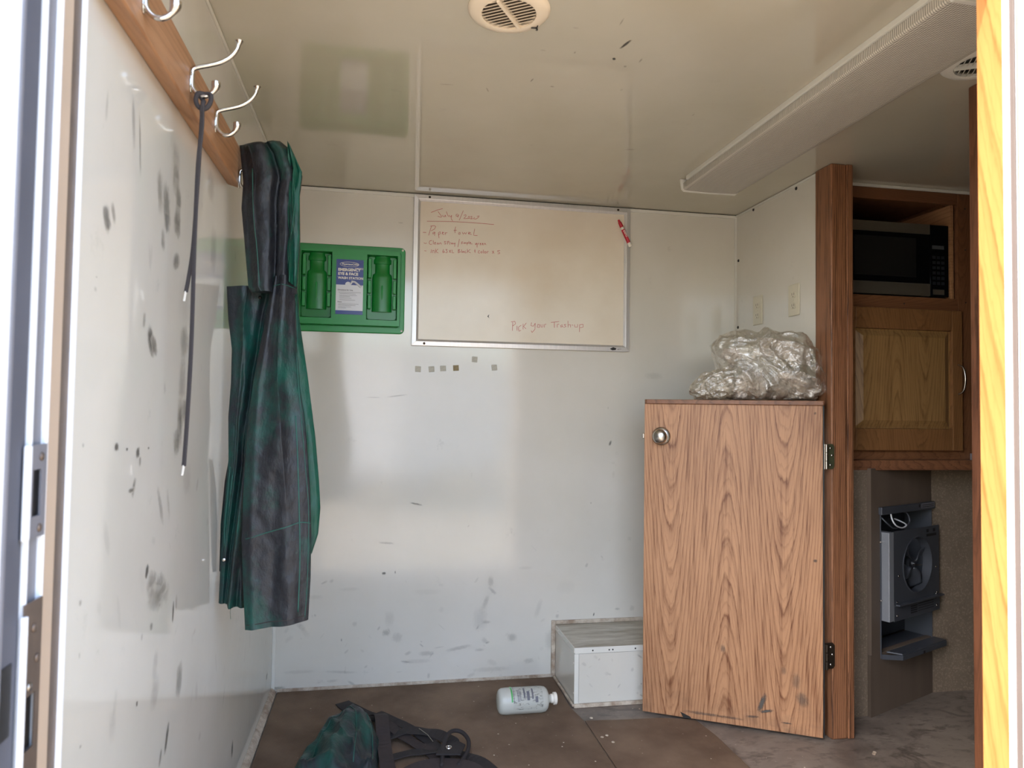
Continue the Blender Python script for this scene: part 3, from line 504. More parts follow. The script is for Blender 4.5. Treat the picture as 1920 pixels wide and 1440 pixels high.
# upper strike plate with slot
def plate(name, mat, y0, y1, z0, z1, holes, x=.0055, th=.002):
    ys = sorted({y0, y1} | {h[0] for h in holes} | {h[1] for h in holes}); zs = sorted({z0, z1} | {h[2] for h in holes} | {h[3] for h in holes})
    mb = MB()
    for a, b in zip(ys, ys[1:]):
        for c, d in zip(zs, zs[1:]):
            cy, cz = (a + b) / 2, (c + d) / 2
            if any(h[0] < cy < h[1] and h[2] < cz < h[3] for h in holes): continue
            mb.box(x - th, x, a, b, c, d)
    return mb.build(name, mat, j)
pl1 = plate('strike_plate', M['alul'], -2.030, -1.984, .948, 1.052, [(-2.016, -1.996, .972, 1.024)])
bx('lip', M['skin'], pl1, .003, .009, -2.036, -2.026, .948, 1.052, bevel=.002)
bx('slot_back', M['black'], pl1, .0002, .0015, -2.016, -1.996, .972, 1.024, bevel=0)
pl2 = plate('lower_strike_plate', M['aluj'], -2.026, -1.984, .55, .878, [(-2.016, -1.994, .715, .775)], x=.0065)
bx('lip', M['skin'], pl2, .004, .010, -2.030, -2.0245, .55, .866, bevel=.001)
bx('slot_back', M['black'], pl2, .0002, .0015, -2.016, -1.994, .715, .775, bevel=0)
for y, z in ((-1.998, 1.038), (-1.998, .958)):
    MB().lathe([(0, .005), (.0015, .0045), (.002, 0)], (.0055, y, z), (1, 0, 0), 16).build('screw', M['aluj'], pl1, smooth=True)
for y, z in ((-2.004, .848), (-1.994, .812), (-2.010, .785), (-2.006, .690), (-2.004, .62)):
    MB().lathe([(0, .005), (.0015, .0045), (.002, 0)], (.0065, y, z), (1, 0, 0), 16).build('screw', M['satin'] if z == .785 else M['aluj'], pl2, smooth=True)
# torn opening low in the rubber seal
bx('latch_pocket', M['black'], j, .0005, .0022, -2.085, -2.040, .745, .822, bevel=.004)
# right jamb
M['groove'] = plain('grimy_grey_groove', (92, 82, 78), .6, var=.1); M['groove2'] = plain('cream_jamb_strip', (170, 156, 136), .5, var=.06)
j2 = struct(empty('door_frame_right', (DX, -2.0, 0)))
def strip2(name, mat, x0, x1, y0, y1, bev=.001): return bx(name, mat, j2, x0, x1, y0, y1, -.2, DZ, bevel=bev)
strip2('wood_casing', M['wtrim'], DX, DX + .02, -1.9655, -1.916, .002)
strip2('white_bead', M['skin'], DX - .002, DX + .02, -1.975, -1.966)
strip2('grey_channel', M['groove'], DX + .001, DX + .02, -1.984, -1.9755)
strip2('weathered_groove', M['groove'], DX + .004, DX + .02, -1.9895, -1.9845)
strip2('tan_strip', M['groove2'], DX, DX + .02, -2.001, -1.990)
strip2('outer_skin', M['groove2'], DX - .004, DX + .02, -2.12, -2.0015, .003)

# ------------------------------------------------------------------ floor mats (brown ribbed boards)
mt1 = MB().prism([(.024, YF + .02), (1.119, YF + .02), (1.117, -.43), (1.098, -.31), (1.108, -.008), (.024, -.008)], 'z', .0005, .006).build('floor_mat', M['mat'], bevel=.0015)
tag(mt1, 'large brown ribbed floor mat along the left wall, under the bottle and straps', 'floor mat')
mt2 = MB().prism([(1.1225, YF + .02), (1.545, YF + .02), (1.527, -.60), (1.512, -.475), (1.40, -.445), (1.24, -.437), (1.1205, -.425)], 'z', .0005, .0055).build('floor_mat', M['mat'], bevel=.0015)
tag(mt2, 'smaller brown ribbed floor mat in front of the open half door', 'floor mat')

# ------------------------------------------------------------------ boxed-in wheel arch
BX0, BY, BZ = 1.117, -.298, .216
wb = empty('wheel_arch_box', (1.5, -.15, 0), 'low white boxed-in step in the far right corner behind the half door', 'box')
bx('side_panel', M['frp'], wb, BX0, BX0 + .006, BY + .004, -.001, .001, BZ - .006, bevel=.0005)
fp = bx('front_panel', M['frp'], wb, BX0, W - .001, BY, BY + .006, .001, BZ - .006, bevel=.0005)
tpn = NT('grimy_white_panel', C8(190, 184, 168), .4); tpn.set('Base Color', tpn.mix(tpn.ramp(tpn.noise(1, tpn.oc((5, 26, 5)), detail=7, rough=.7), [(.35, 0), (.7, 1)]), C8(150, 140, 120), C8(206, 202, 188)))
bx('top_panel', tpn.m, wb, BX0, W - .001, BY, -.001, BZ - .006, BZ, bevel=.0005)
e1 = bx('edge_strip', M['trimwhite'], wb, BX0, W - .002, BY - .003, BY - .0002, BZ - .021, BZ + .001, bevel=.0008)
e2 = bx('edge_strip', M['trimwhite'], wb, BX0 - .002, BX0 + .015, BY - .0025, BY - .0002, .012, BZ - .022, bevel=.0008)
e3 = bx('edge_strip', M['trimwhite'], wb, BX0 - .003, BX0 - .0002, BY - .002, -.012, BZ - .019, BZ + .001, bevel=.0008)
bx('seam_line', M['blackink'], wb, BX0 + .0155, W - .004, BY - .0006, BY - .0001, BZ - .0222, BZ - .0212, bevel=0); bx('seam_line', M['blackink'], wb, BX0 + .0152, BX0 + .0160, BY - .0006, BY - .0001, .014, BZ - .0225, bevel=0)
bx('base_strip', M['dirtytrim'], wb, BX0 - .004, W - .003, BY - .012, BY - .003, .0, .014, bevel=.002)
bx('base_strip', M['dirtytrim'], wb, BX0 - .012, BX0 - .0035, BY - .010, -.012, .0052, .014, bevel=.002)
bx('wall_trim', M['dirtytrim'], wb, BX0 - .018, BX0 - .0005, -.008, -.0005, .006, BZ + .018, bevel=.002)
bx('wall_trim', M['dirtytrim'], wb, BX0, W - .004, -.008, -.0005, BZ + .0012, BZ + .017, bevel=.002)
for x in (1.185, 1.249, 1.263, 1.352):
    MB().lathe([(0, .003), (.001, .0028), (.0015, 0)], (x, BY - .003, BZ - .011), (0, -1, 0), 10).build('screw', M['blackink'], e1, smooth=True)
for y, z in ((-.06, BZ - .009), (-.12, BZ - .009), (-.20, BZ - .009)):
    MB().lathe([(0, .003), (.001, .0028), (.0015, 0)], (BX0 - .003, y, z), (-1, 0, 0), 10).build('screw', M['white'], e3, smooth=True)
for z in (.05, .16):
    MB().lathe([(0, .003), (.001, .0028), (.0015, 0)], (BX0 - .002, BY + .006, z), (-1, 0, 0), 10).build('screw', M['white'], e2, smooth=True)
dat = [(rnd.uniform(1.15, 1.6), rnd.uniform(.02, .18), rnd.uniform(.006, .03), rnd.uniform(.005, .025), rnd.uniform(-60, 60), rnd.uniform(.15, .45)) for i in range(36)]
marks('scuff_marks', wb, [(a, b, c, d, e, f) for a, b, c, d, e, f in dat], 'y', BY - .0006)
for o_ in wb.children:
    if o_.name.startswith('scuff'):   # marks() wrote world coordinates relative to the box already
        pass

# ------------------------------------------------------------------ whiteboard
X0, X1, Z0, Z1 = .5065, 1.4215, 1.350, 1.9615
wbd = empty('whiteboard', (X0, 0, Z0), 'aluminium-framed whiteboard with red handwritten list on the far wall', 'whiteboard')
bx('writing_surface', M['wb'], wbd, X0 + .01, X1 - .01, -.011, -.001, Z0 + .01, Z1 - .01, bevel=0)
F = .026
def frame_rail(pts):   # mitred rails: outline in (x,z), bevelled section
    o, i = pts
    mb = MB(); vs = []
    for (p, y) in ((o[0], 0), (o[1], 0), (o[0], -.016), (o[1], -.016)): vs.append((p[0], y - .0005, p[1]))
    mid = [((o[k][0] * .35 + i[k][0] * .65), (o[k][1] * .35 + i[k][1] * .65)) for k in (0, 1)]
    vs += [(mid[0][0], -.019, mid[0][1]), (mid[1][0], -.019, mid[1][1]), (i[0][0], -.0125, i[0][1]), (i[1][0], -.0125, i[1][1]), (i[0][0], -.003, i[0][1]), (i[1][0], -.003, i[1][1])]
    return mb.add(vs, [(0, 1, 3, 2), (2, 3, 5, 4), (4, 5, 7, 6), (6, 7, 9, 8), (8, 9, 1, 0), (0, 2, 4, 6, 8), (1, 9, 7, 5, 3)])
co = [(X0, Z0), (X1, Z0), (X1, Z1), (X0, Z1)]; ci = [(X0 + F, Z0 + F), (X1 - F, Z0 + F), (X1 - F, Z1 - F), (X0 + F, Z1 - F)]
rails = []
for k in range(4):
    rails.append(frame_rail(((co[k], co[(k + 1) % 4]), (ci[k], ci[(k + 1) % 4]))).build('frame_rail', M['alu'], wbd, bevel=.0006))
for k, (x, z) in ((2, (X0 + .062, Z1 - .009)), (2, (X1 - .055, Z1 - .009)), (0, (X0 + .05, Z0 + .009))):
    MB().lathe([(0, .0052), (.0015, .0048), (.002, .002), (.0014, 0)], (x, -.0172, z), (0, -1, 0), 16).build('screw', M['hinge_d'], rails[k], smooth=True)
def writing(name, strokes, mat, y, w=.0016):
    mb = MB()
    for st in strokes:
        pts = [Vector((a, y, b)) for a, b in st]
        if len(pts) > 2:   # round the corners
            q = [pts[0]]
            for a, b, c in zip(pts, pts[1:], pts[2:]): q += [a.lerp(b, .65) if (a - b).length > .001 else b, b, b.lerp(c, .35)]
            q.append(pts[-1]); pts = q
        mb.ribbon([p for i, p in enumerate(pts) if i == 0 or (p - pts[i - 1]).length > 1e-5], w, .0004, [Vector((0, 1, 0)).cross((pts[min(i + 1, len(pts) - 1)] - pts[max(i - 1, 0)]).normalized()) for i, p in enumerate(pts) if i == 0 or (p - pts[i - 1]).length > 1e-5])
    o_ = mb.build(name, mat, wbd); o_['kind'] = 'stuff'; return o_
tag(writing('handwriting', NOTE_TOP, M['ink'], -.0114), 'red handwritten shopping list under the date')
tag(writing('handwriting', NOTE_LOW, M['ink'], -.0114, .0017), 'red handwritten line at lower right of the board')
MB().prism([(.812, 1.478), (.820, 1.487), (.817, 1.477), (.821, 1.470)], 'y', -.0118, -.011).build('ink_mark', M['blackink'], wbd)
lg = MB().prism([(X1 - .087, Z0 + .010), (X1 - .072, Z0 + .017), (X1 - .058, Z0 + .012), (X1 - .062, Z0 + .006), (X1 - .075, Z0 + .004)], 'y', -.0196, -.0165).build('maker_mark', M['blackink'], wbd)
MB().box(X1 - .054, X1 - .036, -.0194, -.0190, Z0 + .0095, Z0 + .0108).box(X1 - .054, X1 - .046, -.0194, -.0190, Z0 + .0065, Z0 + .0076).build('maker_print', M['lbltext'], wbd)

# marker clinging to the board frame
A_ = Vector((1.365, -.0265, 1.908)); B_ = Vector((1.4195, -.0265, 1.797)); dr = (B_ - A_).normalized(); L_ = (B_ - A_).length
mk = empty('dry_erase_marker', A_, 'red dry-erase marker stuck slanting to the upper right whiteboard frame', 'marker')
MB().lathe([(0, .0035), (.003, .0045), (.010, .005), (.012, .0072), (.034, .0082), (.0345, .0078)], A_, dr, 24).build('cap', M['red'], mk, smooth=True, angle=40)
MB().lathe([(.0345, .0070), (.035, .0074), (L_ - .004, .0074), (L_, .0055), (L_ + .001, 0)], A_, dr, 24).build('barrel', M['white'], mk, smooth=True, angle=40)
lb = MB().lathe([(.045, .0074), (.045, .0077), (L_ - .018, .0077), (L_ - .018, .0074)], A_, dr, 24).build('label_sleeve', M['redd'], mk, smooth=True, angle=40)
text_mb('EXPO', .012, A_ + dr * .050 + Vector((0, -.0082, 0)) + Vector((0, 0, 1)).cross(dr) * 0 - dr.cross(Vector((0, 1, 0))) * .004, dr, -dr.cross(Vector((0, 1, 0))) * -1, .0003).build('lettering', M['white'], lb)

# ------------------------------------------------------------------ eye wash station
SX0, SX1, SZ0, SZ1 = .052, .476, 1.394, 1.741
es = empty('eye_wash_station', (SX0, 0, SZ0), 'green moulded plastic eye wash station with two empty bottle recesses', 'wash station')
def rrect(x0, x1, z0, z1, r, n=6):
    pts = []
    for cx, cz, a in ((x1 - r, z0 + r, -90), (x1 - r, z1 - r, 0), (x0 + r, z1 - r, 90), (x0 + r, z0 + r, 180)):
        for k in range(n + 1): q = math.radians(a + 90 * k / n); pts.append((cx + r * math.cos(q), cz + r * math.sin(q)))
    return pts
def ringsheet(mb, loops):
    """loops: list of (outline, y) with equal point counts -> stepped moulded surface, last loop filled"""
    n = len(loops[0][0]); base = len(mb.v)
    for pts, y in loops: mb.v += [(p[0], y, p[1]) for p in pts]
    for k in range(len(loops) - 1):
        mb.f += [(base + k * n + i, base + k * n + (i + 1) % n, base + (k + 1) * n + (i + 1) % n, base + (k + 1) * n + i) for i in range(n)]
    return base + (len(loops) - 1) * n, n
wells = [(.066, .195, 1.438, 1.712), (.324, .453, 1.436, 1.706)]
# flange + raised field, with the two wells left open, built as strips around them
mb = MB()
out = rrect(SX0, SX1, SZ0, SZ1, .018)
ringsheet(mb, [(out, -.001), (out, -.006), (rrect(SX0 + .003, SX1 - .003, SZ0 + .003, SZ1 - .003, .016), -.009), (rrect(SX0 + .016, SX1 - .016, SZ0 + .022, SZ1 - .016, .014), -.009), (rrect(SX0 + .0165, SX1 - .0165, SZ0 + .0225, SZ1 - .0165, .014), -.006),
               (rrect(SX0 + .019, SX1 - .019, SZ0 + .025, SZ1 - .019, .012), -.006), (rrect(SX0 + .0215, SX1 - .0215, SZ0 + .028, SZ1 - .021, .011), -.034)])
tray = mb.build('tray', M['green'], es, smooth=True, angle=35)
fz0, fz1 = SZ0 + .028, SZ1 - .021; fx0, fx1 = SX0 + .0215, SX1 - .0215
mb = MB()
WL = [(.075, .192, 1.446, 1.706), (.326, .446, 1.444, 1.702)]
def strip_face(a, b, c, d): mb.box(a, b, -.034, -.028, c, d)
strip_face(fx0 - .001, WL[0][0], fz0, fz1); strip_face(WL[0][1], WL[1][0], fz0, fz1); strip_face(WL[1][1], fx1 + .001, fz0, fz1)
for w in WL: strip_face(w[0], w[1], fz0, w[2]); strip_face(w[0], w[1], w[3], fz1)
mb.build('face', M['green'], es)
for (a, b, c, d) in WL:
    mb = MB()
    sh = [(rrect(a, b, c, d, .006), -.034), (rrect(a + .002, b - .002, c + .003, d - .002, .008), -.020), (rrect(a + .004, b - .004, c + .005, d - .004, .009), -.009)]
    base, n = ringsheet(mb, sh); mb.f.append(tuple(range(base, base + n)))
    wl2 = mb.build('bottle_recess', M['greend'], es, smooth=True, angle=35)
    cx = (a + b) / 2; hw = (b - a) / 2
    # side ledges with notches (the gripping lugs)
    for s_ in (-1, 1):
        x_in = cx + s_ * (hw * .70); x_out = cx + s_ * (hw * .93)
        lo, hi = min(x_in, x_out), max(x_in, x_out)
        for (z0, z1, t_) in ((c + .045, c + .10, .028), (c + .108, c + .160, .022), (c + .168, d - .012, .028)):
            pts = [(lo, z0), (hi, z0), (hi, z1), (lo, z1)] if s_ > 0 else [(lo, z0), (hi, z0), (hi, z1), (lo, z1)]
            MB().prism(pts, 'y', -t_, -.008).build('side_ledge', M['green'], wl2, bevel=.003, seg=3)
    # moulded bottle-shaped hollow: shoulder, body, neck (half-round relief)
    prof = [(0, .0), (0, hw * .66), (.135, hw * .66), (.148, hw * .62), (.155, hw * .48), (.190, hw * .48), (.192, hw * .58), (.208, hw * .58), (.213, hw * .50), (.222, hw * .50), (.223, 0)]
    mb = MB(); ns = 14; P = []
    for t_, r in prof:
        P.append([(cx + r * math.cos(PI * q / ns), -.0085 - r * .42 * math.sin(PI * q / ns), c + .035 + t_) for q in range(ns + 1)])
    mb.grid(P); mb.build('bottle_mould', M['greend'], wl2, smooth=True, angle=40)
    MB().tube([(cx, -.0205, c + .06), (cx, -.0225, c + .10), (cx, -.0225, c + .135), (cx, -.020, c + .150)], [.003, .0045, .0045, .002], 8).build('rib', M['green'], wl2, smooth=True)
for x, z in ((SX0 + .009, SZ0 + .011), (SX1 - .010, SZ0 + .012), (SX1 - .011, SZ1 - .010), (SX0 + .010, SZ1 - .010)):
    MB().lathe([(0, .0045), (.001, .004), (.002, .002), (.0022, 0)], (x, -.009, z), (0, -1, 0), 16).build('screw', M['white'], es, smooth=True)
lx0, lx1, lz0, lz1 = .2085, .3125, 1.462, 1.678
lb = bx('label', M['lblwhite'], es, lx0, lx1, -.0352, -.0342, lz0, lz1, bevel=0)
lbl_y = -.0354
bx('blue_field', M['blue'], lb, lx0, lx1, -.0356, -.0352, 1.578, lz1, bevel=0)
bx('blue_band', M['blue'], lb, lx0, lx1, -.0356, -.0352, lz0, lz0 + .015, bevel=0)
def ltxt(s, size, x, z, mat, bold=.0, nm='lettering'): return text_mb(s, size, (x, -.0359, z), (1, 0, 0), (0, 0, 1), bold).build(nm, mat, lb)
ltxt('EMERGENCY', .0150, lx0 + .007, 1.6325, M['white'], .0006); ltxt('EYE & FACE', .0150, lx0 + .007, 1.6165, M['white'], .0006); ltxt('WASH STATION', .0132, lx0 + .007, 1.6005, M['white'], .0004)
ov = [(lx0 + .050 + .036 * math.cos(a) + (.0 if abs(math.cos(a)) < .1 else math.copysign(.0, math.cos(a))), -.0359, 1.659 + .0095 * math.sin(a)) for a in [2 * PI * k / 40 for k in range(41)]]
MB().tube(ov, .0008, 6).build('oval', M['white'], lb)
ltxt('PhysiciansCARE', .0098, lx0 + .0215, 1.6562, M['white'], .0002)
bx('stripe', M['white'], lb, lx0 + .072, lx1, -.0358, -.0356, 1.6445, 1.646, bevel=0); bx('stripe', M['white'], lb, lx0 + .086, lx1, -.0358, -.0356, 1.640, 1.6415, bevel=0)
ltxt('Directions for Use:', .0075, lx0 + .007, 1.555, M['lbltext'], .0002)
ltxt('Note:', .0070, lx0 + .007, 1.508, M['lbltext'], .0002)
for k, (x0, w, z) in enumerate(((.010, .086, 1.548), (.014, .062, 1.5425), (.014, .066, 1.536), (.014, .040, 1.531), (.014, .046, 1.525), (.014, .060, 1.518), (.010, .078, 1.502), (.010, .066, 1.497), (.010, .050, 1.491), (.010, .030, 1.486))):
    bx('print_line', M['lbltext'], lb, lx0 + x0, lx0 + x0 + w, -.0355, -.0352, z, z + .0011, bevel=0)
# head rinsing pictogram
hd = [(lx0 + .046 + .011 * math.cos(a), 1.580 + .010 * math.sin(a)) for a in [2 * PI * k / 24 for k in range(24)]]
MB().prism(hd, 'y', -.0359, -.0352).build('pictogram_head', M['lblwhite'], lb)
MB().tube([(lx0 + .055, -.0357, 1.580), (lx0 + .062, -.0357, 1.592), (lx0 + .072, -.0357, 1.590), (lx0 + .085, -.0357, 1.580), (lx0 + .096, -.0357, 1.570)], [.003, .005, .004, .0045, .005], 8).build('pictogram_arm', M['lblwhite'], lb)

# ------------------------------------------------------------------ adhesive squares
for i, (x, z, mt_, lbl) in enumerate(((.535, 1.256, 'tape', 'grey adhesive square under the whiteboard, leftmost of the lower row'), (.589, 1.257, 'tape', 'grey adhesive square, second from left in the lower row'), (.636, 1.261, 'tape', 'grey adhesive square, third from left in the lower row'),
                                 (.688, 1.264, 'tapeb', 'browned adhesive square in the row under the whiteboard'), (.764, 1.301, 'tape', 'pale adhesive square set higher than the rest, under the whiteboard'), (.846, 1.270, 'tape', 'grey adhesive square standing alone at the right end of the row'))):
    o = bx('adhesive_square', M[mt_], None, x - .0115, x + .0115, -.0022, -.0005, z - .0115, z + .0115, bevel=.0008)
    me = o.data
    c = Vector((x, 0, z)); o.location = c
    for v in me.vertices: v.co -= c
    o.rotation_euler = (0, math.radians([2, -6, -3, -4, 3, -5][i]), 0)
    tag(o, lbl, 'sticker', 'adhesive squares below the whiteboard')

# ------------------------------------------------------------------ wall outlets
for i, (y, z, lbl) in enumerate(((-.186, 1.523, 'ivory wall outlet nearer the far corner, lower of two'), (-.448, 1.527, 'ivory wall outlet nearer the dark oak post, higher of two'))):
    o = empty('wall_outlet', (W, y, z), lbl, 'outlet', 'duplex outlets on the right wall')
    MB().box(W - .005, W - .0005, y - .036, y + .036, z - .060, z + .060).build('cover_plate', M['ivory'], o, bevel=.003, seg=3)
    for s_ in (-1, 1):
        zc = z + s_ * .021
        r = MB().prism([(y + .015 * math.cos(a) , zc + max(-.0125, min(.0125, .0165 * math.sin(a)))) for a in [2 * PI * k / 28 for k in range(28)]], 'x', W - .0072, W - .004).build('receptacle', M['ivory'], o, bevel=.0006)
        k = MB()
        k.box(W - .0075, W - .007, y - .0075, y - .0055, zc - .003, zc + .006); k.box(W - .0075, W - .007, y + .0055, y + .0075, zc - .003, zc + .006); k.box(W - .0075, W - .007, y - .0018, y + .0018, zc - .0105, zc - .0065)
        k.build('slots', M['slot'], r)
    MB().lathe([(0, .003), (.001, .0027), (.0014, 0)], (W - .005, y, z), (-1, 0, 0), 12).build('screw', M['ivory'], o, smooth=True)
# ------------------------------------------------------------------ half door (local frame: +x to the free edge, +y to the viewer side)
AN = math.atan2(.498, -.867)
d1 = empty('door_1', (1.873, -.70, 0), 'open half-height oak veneer door with shelf top and round knob', 'door', kind='structure', rotz=AN)
def dbx(name, mat, parent, *b, bevel=.001, **k): return MB().box(*b).build(name, mat, parent, bevel=bevel, local=True, **k)
DW = .609
slab = dbx('slab', M['wdoor'], d1, .006, DW, -.030, 0, .012, 1.127, bevel=.0012)
dbx('dark_edge', M['black'], d1, .001, .0055, -.030, -.001, .012, 1.127)
# shelf: narrow front nosing with rounded corners
sp = []
for cx, cy, a in ((.012, .003, -90 + 180), (.012, -.21, 180), (DW - .006, -.21, 270), (DW - .006, .003, 0)):
    pass
sp = [(.0, -.20), (.0, .006), (.004, .010), (DW - .008, .010), (DW - .001, .004), (DW, -.002), (DW, -.19), (DW - .02, -.20)]
MB().prism(sp, 'z', 1.127, 1.143).build('shelf_top', M['wedge'], d1, bevel=.002, local=True)
MB().prism([(-.031, 1.126), (-.18, 1.126), (-.031, .99)], 'x', .10, .12).build('shelf_bracket', M['wedge'], d1, bevel=.001, local=True)
MB().prism([(-.031, 1.126), (-.18, 1.126), (-.031, .99)], 'x', .46, .48).build('shelf_bracket', M['wedge'], d1, bevel=.001, local=True)
kn = MB().lathe([(0, .033), (.004, .0335), (.008, .030), (.010, .018), (.020, .013), (.026, .016), (.032, .0235), (.042, .0265), (.052, .0245), (.058, .016), (.060, 0)], (.548, 0, 1.009), (0, 1, 0), 40).build('knob', M['satin'], d1, smooth=True, angle=50, local=True)
dbx('latch', M['satin'], d1, DW, DW + .010, -.022, -.008, .998, 1.019, bevel=.003)
for z0, z1, mt_ in ((.911, .996, 'satin'), (.240, .326, 'hinge_d')):
    dbx('hinge_leaf', M[mt_], d1, -.0006, .0012, -.020, -.002, z0, z1, bevel=.0003)
# dents and torn foot
MB().prism([(.463, .010), (.475, .030), (.440, .018), (.436, .011)], 'y', -.002, .0012).build('chip', M['blackink'], d1, local=True)
mdat = []
for (s, z, w, h, r, st) in ((.20, .10, .02, .08, -20, .9), (.185, .075, .05, .012, 15, .9), (.07, .13, .04, .06, 20, .6), (.09, .19, .03, .06, 0, .5), (.12, .045, .04, .006, 0, .8), (.23, .05, .05, .01, 5, .7), (.40, .035, .15, .012, 0, .6), (.03, .60, .015, .012, 0, .8), (.13, .22, .02, .03, 0, .5), (.33, .27, .02, .03, 0, .6), (.31, .035, .12, .01, 0, .6), (.03, 1.10, .01, .012, 0, .7)):
    mdat.append((s, z, w, h, r, st))
mo = marks('scuff_marks', None, mdat, 'y', .0006); mo.parent = d1

# ------------------------------------------------------------------ bag of rubbish on the door shelf
BAG_S = [(0.44, 1.174), (0.42, 1.146), (0.357, 1.146), (0.263, 1.145), (0.163, 1.146), (0.038, 1.147), (-0.006, 1.176), (-0.028, 1.208), (-0.006, 1.242), (0.02, 1.327), (0.073, 1.38), (0.181, 1.396), (0.255, 1.394), (0.348, 1.382), (0.383, 1.343), (0.367, 1.299), (0.358, 1.253), (0.405, 1.233)]
bg = empty('rubbish_bag', (1.873, -.70, 0), 'clear crinkled plastic bag of white rubbish lying on the half door shelf', 'bag', rotz=AN)
def polar(pts, c, n):
    out = []
    for k in range(n):
        a = 2 * PI * k / n; d = Vector((math.cos(a), math.sin(a))); best = .02
        for p, q in zip(pts, pts[1:] + pts[:1]):
            p = Vector(p) - Vector(c); q = Vector(q) - Vector(c); e = q - p
            den = d.x * -e.y + d.y * e.x
            if abs(den) < 1e-9: continue
            t_ = (p.x * -e.y + p.y * e.x) / den; u = (d.x * p.y - d.y * p.x) / den
            if t_ > 0 and -1e-6 <= u <= 1 + 1e-6: best = max(best, t_)
        out.append(best)
    return out
def blob(pts, c, yc, depth, n, m_, amp, scale, seed, power=.75, shrink=1.0, zmin=1.1445, facet=True):
    pr = polar(pts, c, n); P = []
    for i in range(m_ + 1):
        v = -PI / 2 + PI * i / m_; row = []
        cv = max(0, math.cos(v)) ** power; sv = math.copysign(abs(math.sin(v)) ** .9, math.sin(v))
        for k in range(n):
            a = 2 * PI * k / n; r = pr[k] * cv * shrink
            p = Vector((c[0] + r * math.cos(a), yc + depth * sv, c[1] + r * math.sin(a)))
            q = p * scale + Vector((seed, 0, 0)); w = Vector((noise.noise(q * .6), noise.noise(q * .6 + Vector((5, 0, 0))), noise.noise(q * .6 + Vector((0, 9, 0)))))
            d = (1 - abs(noise.noise(q + w * 1.5))) - .8 + .4 * ((1 - abs(noise.noise(q * 2.3 + w * 3))) - .8)
            if facet:
                for fs_, fa_ in ((.8, .42), (1.9, .16)):
                    f_ = noise.voronoi((q + w * .5) * fs_)[0]; d += fa_ * (.28 - min(f_[1] - f_[0], .6)) * 1.6
            nrm = Vector((math.cos(a) * cv, sv, math.sin(a) * cv)).normalized()
            p += nrm * d * amp
            p.z = max(p.z, zmin); row.append(tuple(p))
        P.append(row)
    return P
mb = MB(); mb.grid(blob(BAG_S, (.19, 1.262), -.085, .105, 300, 150, .030, 12, 3), closed_u=True)
mb.build('bag_film', M['film'], bg, smooth=True, local=True)
# gathered neck of the bag
mb = MB(); mb.grid(blob([(.46, 1.17), (.425, 1.146), (.36, 1.146), (.30, 1.16), (.30, 1.26), (.36, 1.25), (.41, 1.235), (.445, 1.20)], (.375, 1.197), -.045, .045, 150, 80, .020, 20, 9), closed_u=True)
mb.build('bag_neck', M['film'], bg, smooth=True, local=True)
def inner(name, poly, c, yc, dep, seed, amp=.03, sc=30):
    mb = MB(); mb.grid(blob(poly, c, yc, dep, 130, 60, amp, sc, seed, zmin=1.148), closed_u=True)
    return mb.build(name, M['tissue'], bg, smooth=True, local=True)
inner('tissue_wad', [(.30, 1.149), (.20, 1.149), (.185, 1.16), (.19, 1.21), (.215, 1.245), (.25, 1.25), (.29, 1.215)], (.24, 1.19), -.070, .050, 2)
inner('tissue_wad', [(.17, 1.149), (.03, 1.150), (.012, 1.18), (.03, 1.225), (.10, 1.250), (.15, 1.235), (.175, 1.19)], (.10, 1.195), -.095, .065, 6)
inner('tissue_wad', [(.34, 1.30), (.30, 1.275), (.27, 1.30), (.29, 1.325), (.33, 1.33)], (.305, 1.303), -.060, .030, 15, .02, 40)
P = []
for i in range(30):
    row = []
    for k in range(30):
        s_ = .04 + .17 * i / 29; z_ = 1.30 + .07 * k / 29 - .04 * (1 - i / 29) ** 2
        row.append((s_, -.045 - .03 * k / 29 + .014 * noise.noise(Vector((s_ * 22, z_ * 22, 4))), z_ + .006 * noise.noise(Vector((s_ * 30, z_ * 30, 8)))))
    P.append(row)
mb = MB(); mb.grid(P); pp = mb.build('paper_sheet', M['tissue'], bg, smooth=True, local=True); pp.modifiers.new('t', 'SOLIDIFY').thickness = .001

# ------------------------------------------------------------------ coat rail with hooks
rl = empty('coat_rail', (0, -1.45, 1.69), 'varnished pine rail with chrome double hooks on the left wall', 'coat rail')
MB().prism([(.0005, 1.648), (.030, 1.640), (.032, 1.643), (.032, 1.734), (.0005, 1.738)], 'y', -1.905, -1.034).build('board', M['wpine'], rl, bevel=.002)
from mathutils import geometry
def smooth_path(pts, sub=4):
    out = []
    P = [Vector(p) for p in pts]
    for i in range(len(P) - 1):
        p0 = P[max(i - 1, 0)]; p1 = P[i]; p2 = P[i + 1]; p3 = P[min(i + 2, len(P) - 1)]
        for k in range(sub):
            t_ = k / sub
            out.append(.5 * ((2 * p1) + (-p0 + p2) * t_ + (2 * p0 - 5 * p1 + 4 * p2 - p3) * t_ ** 2 + (-p0 + 3 * p1 - 3 * p2 + p3) * t_ ** 3))
    out.append(P[-1]); return out
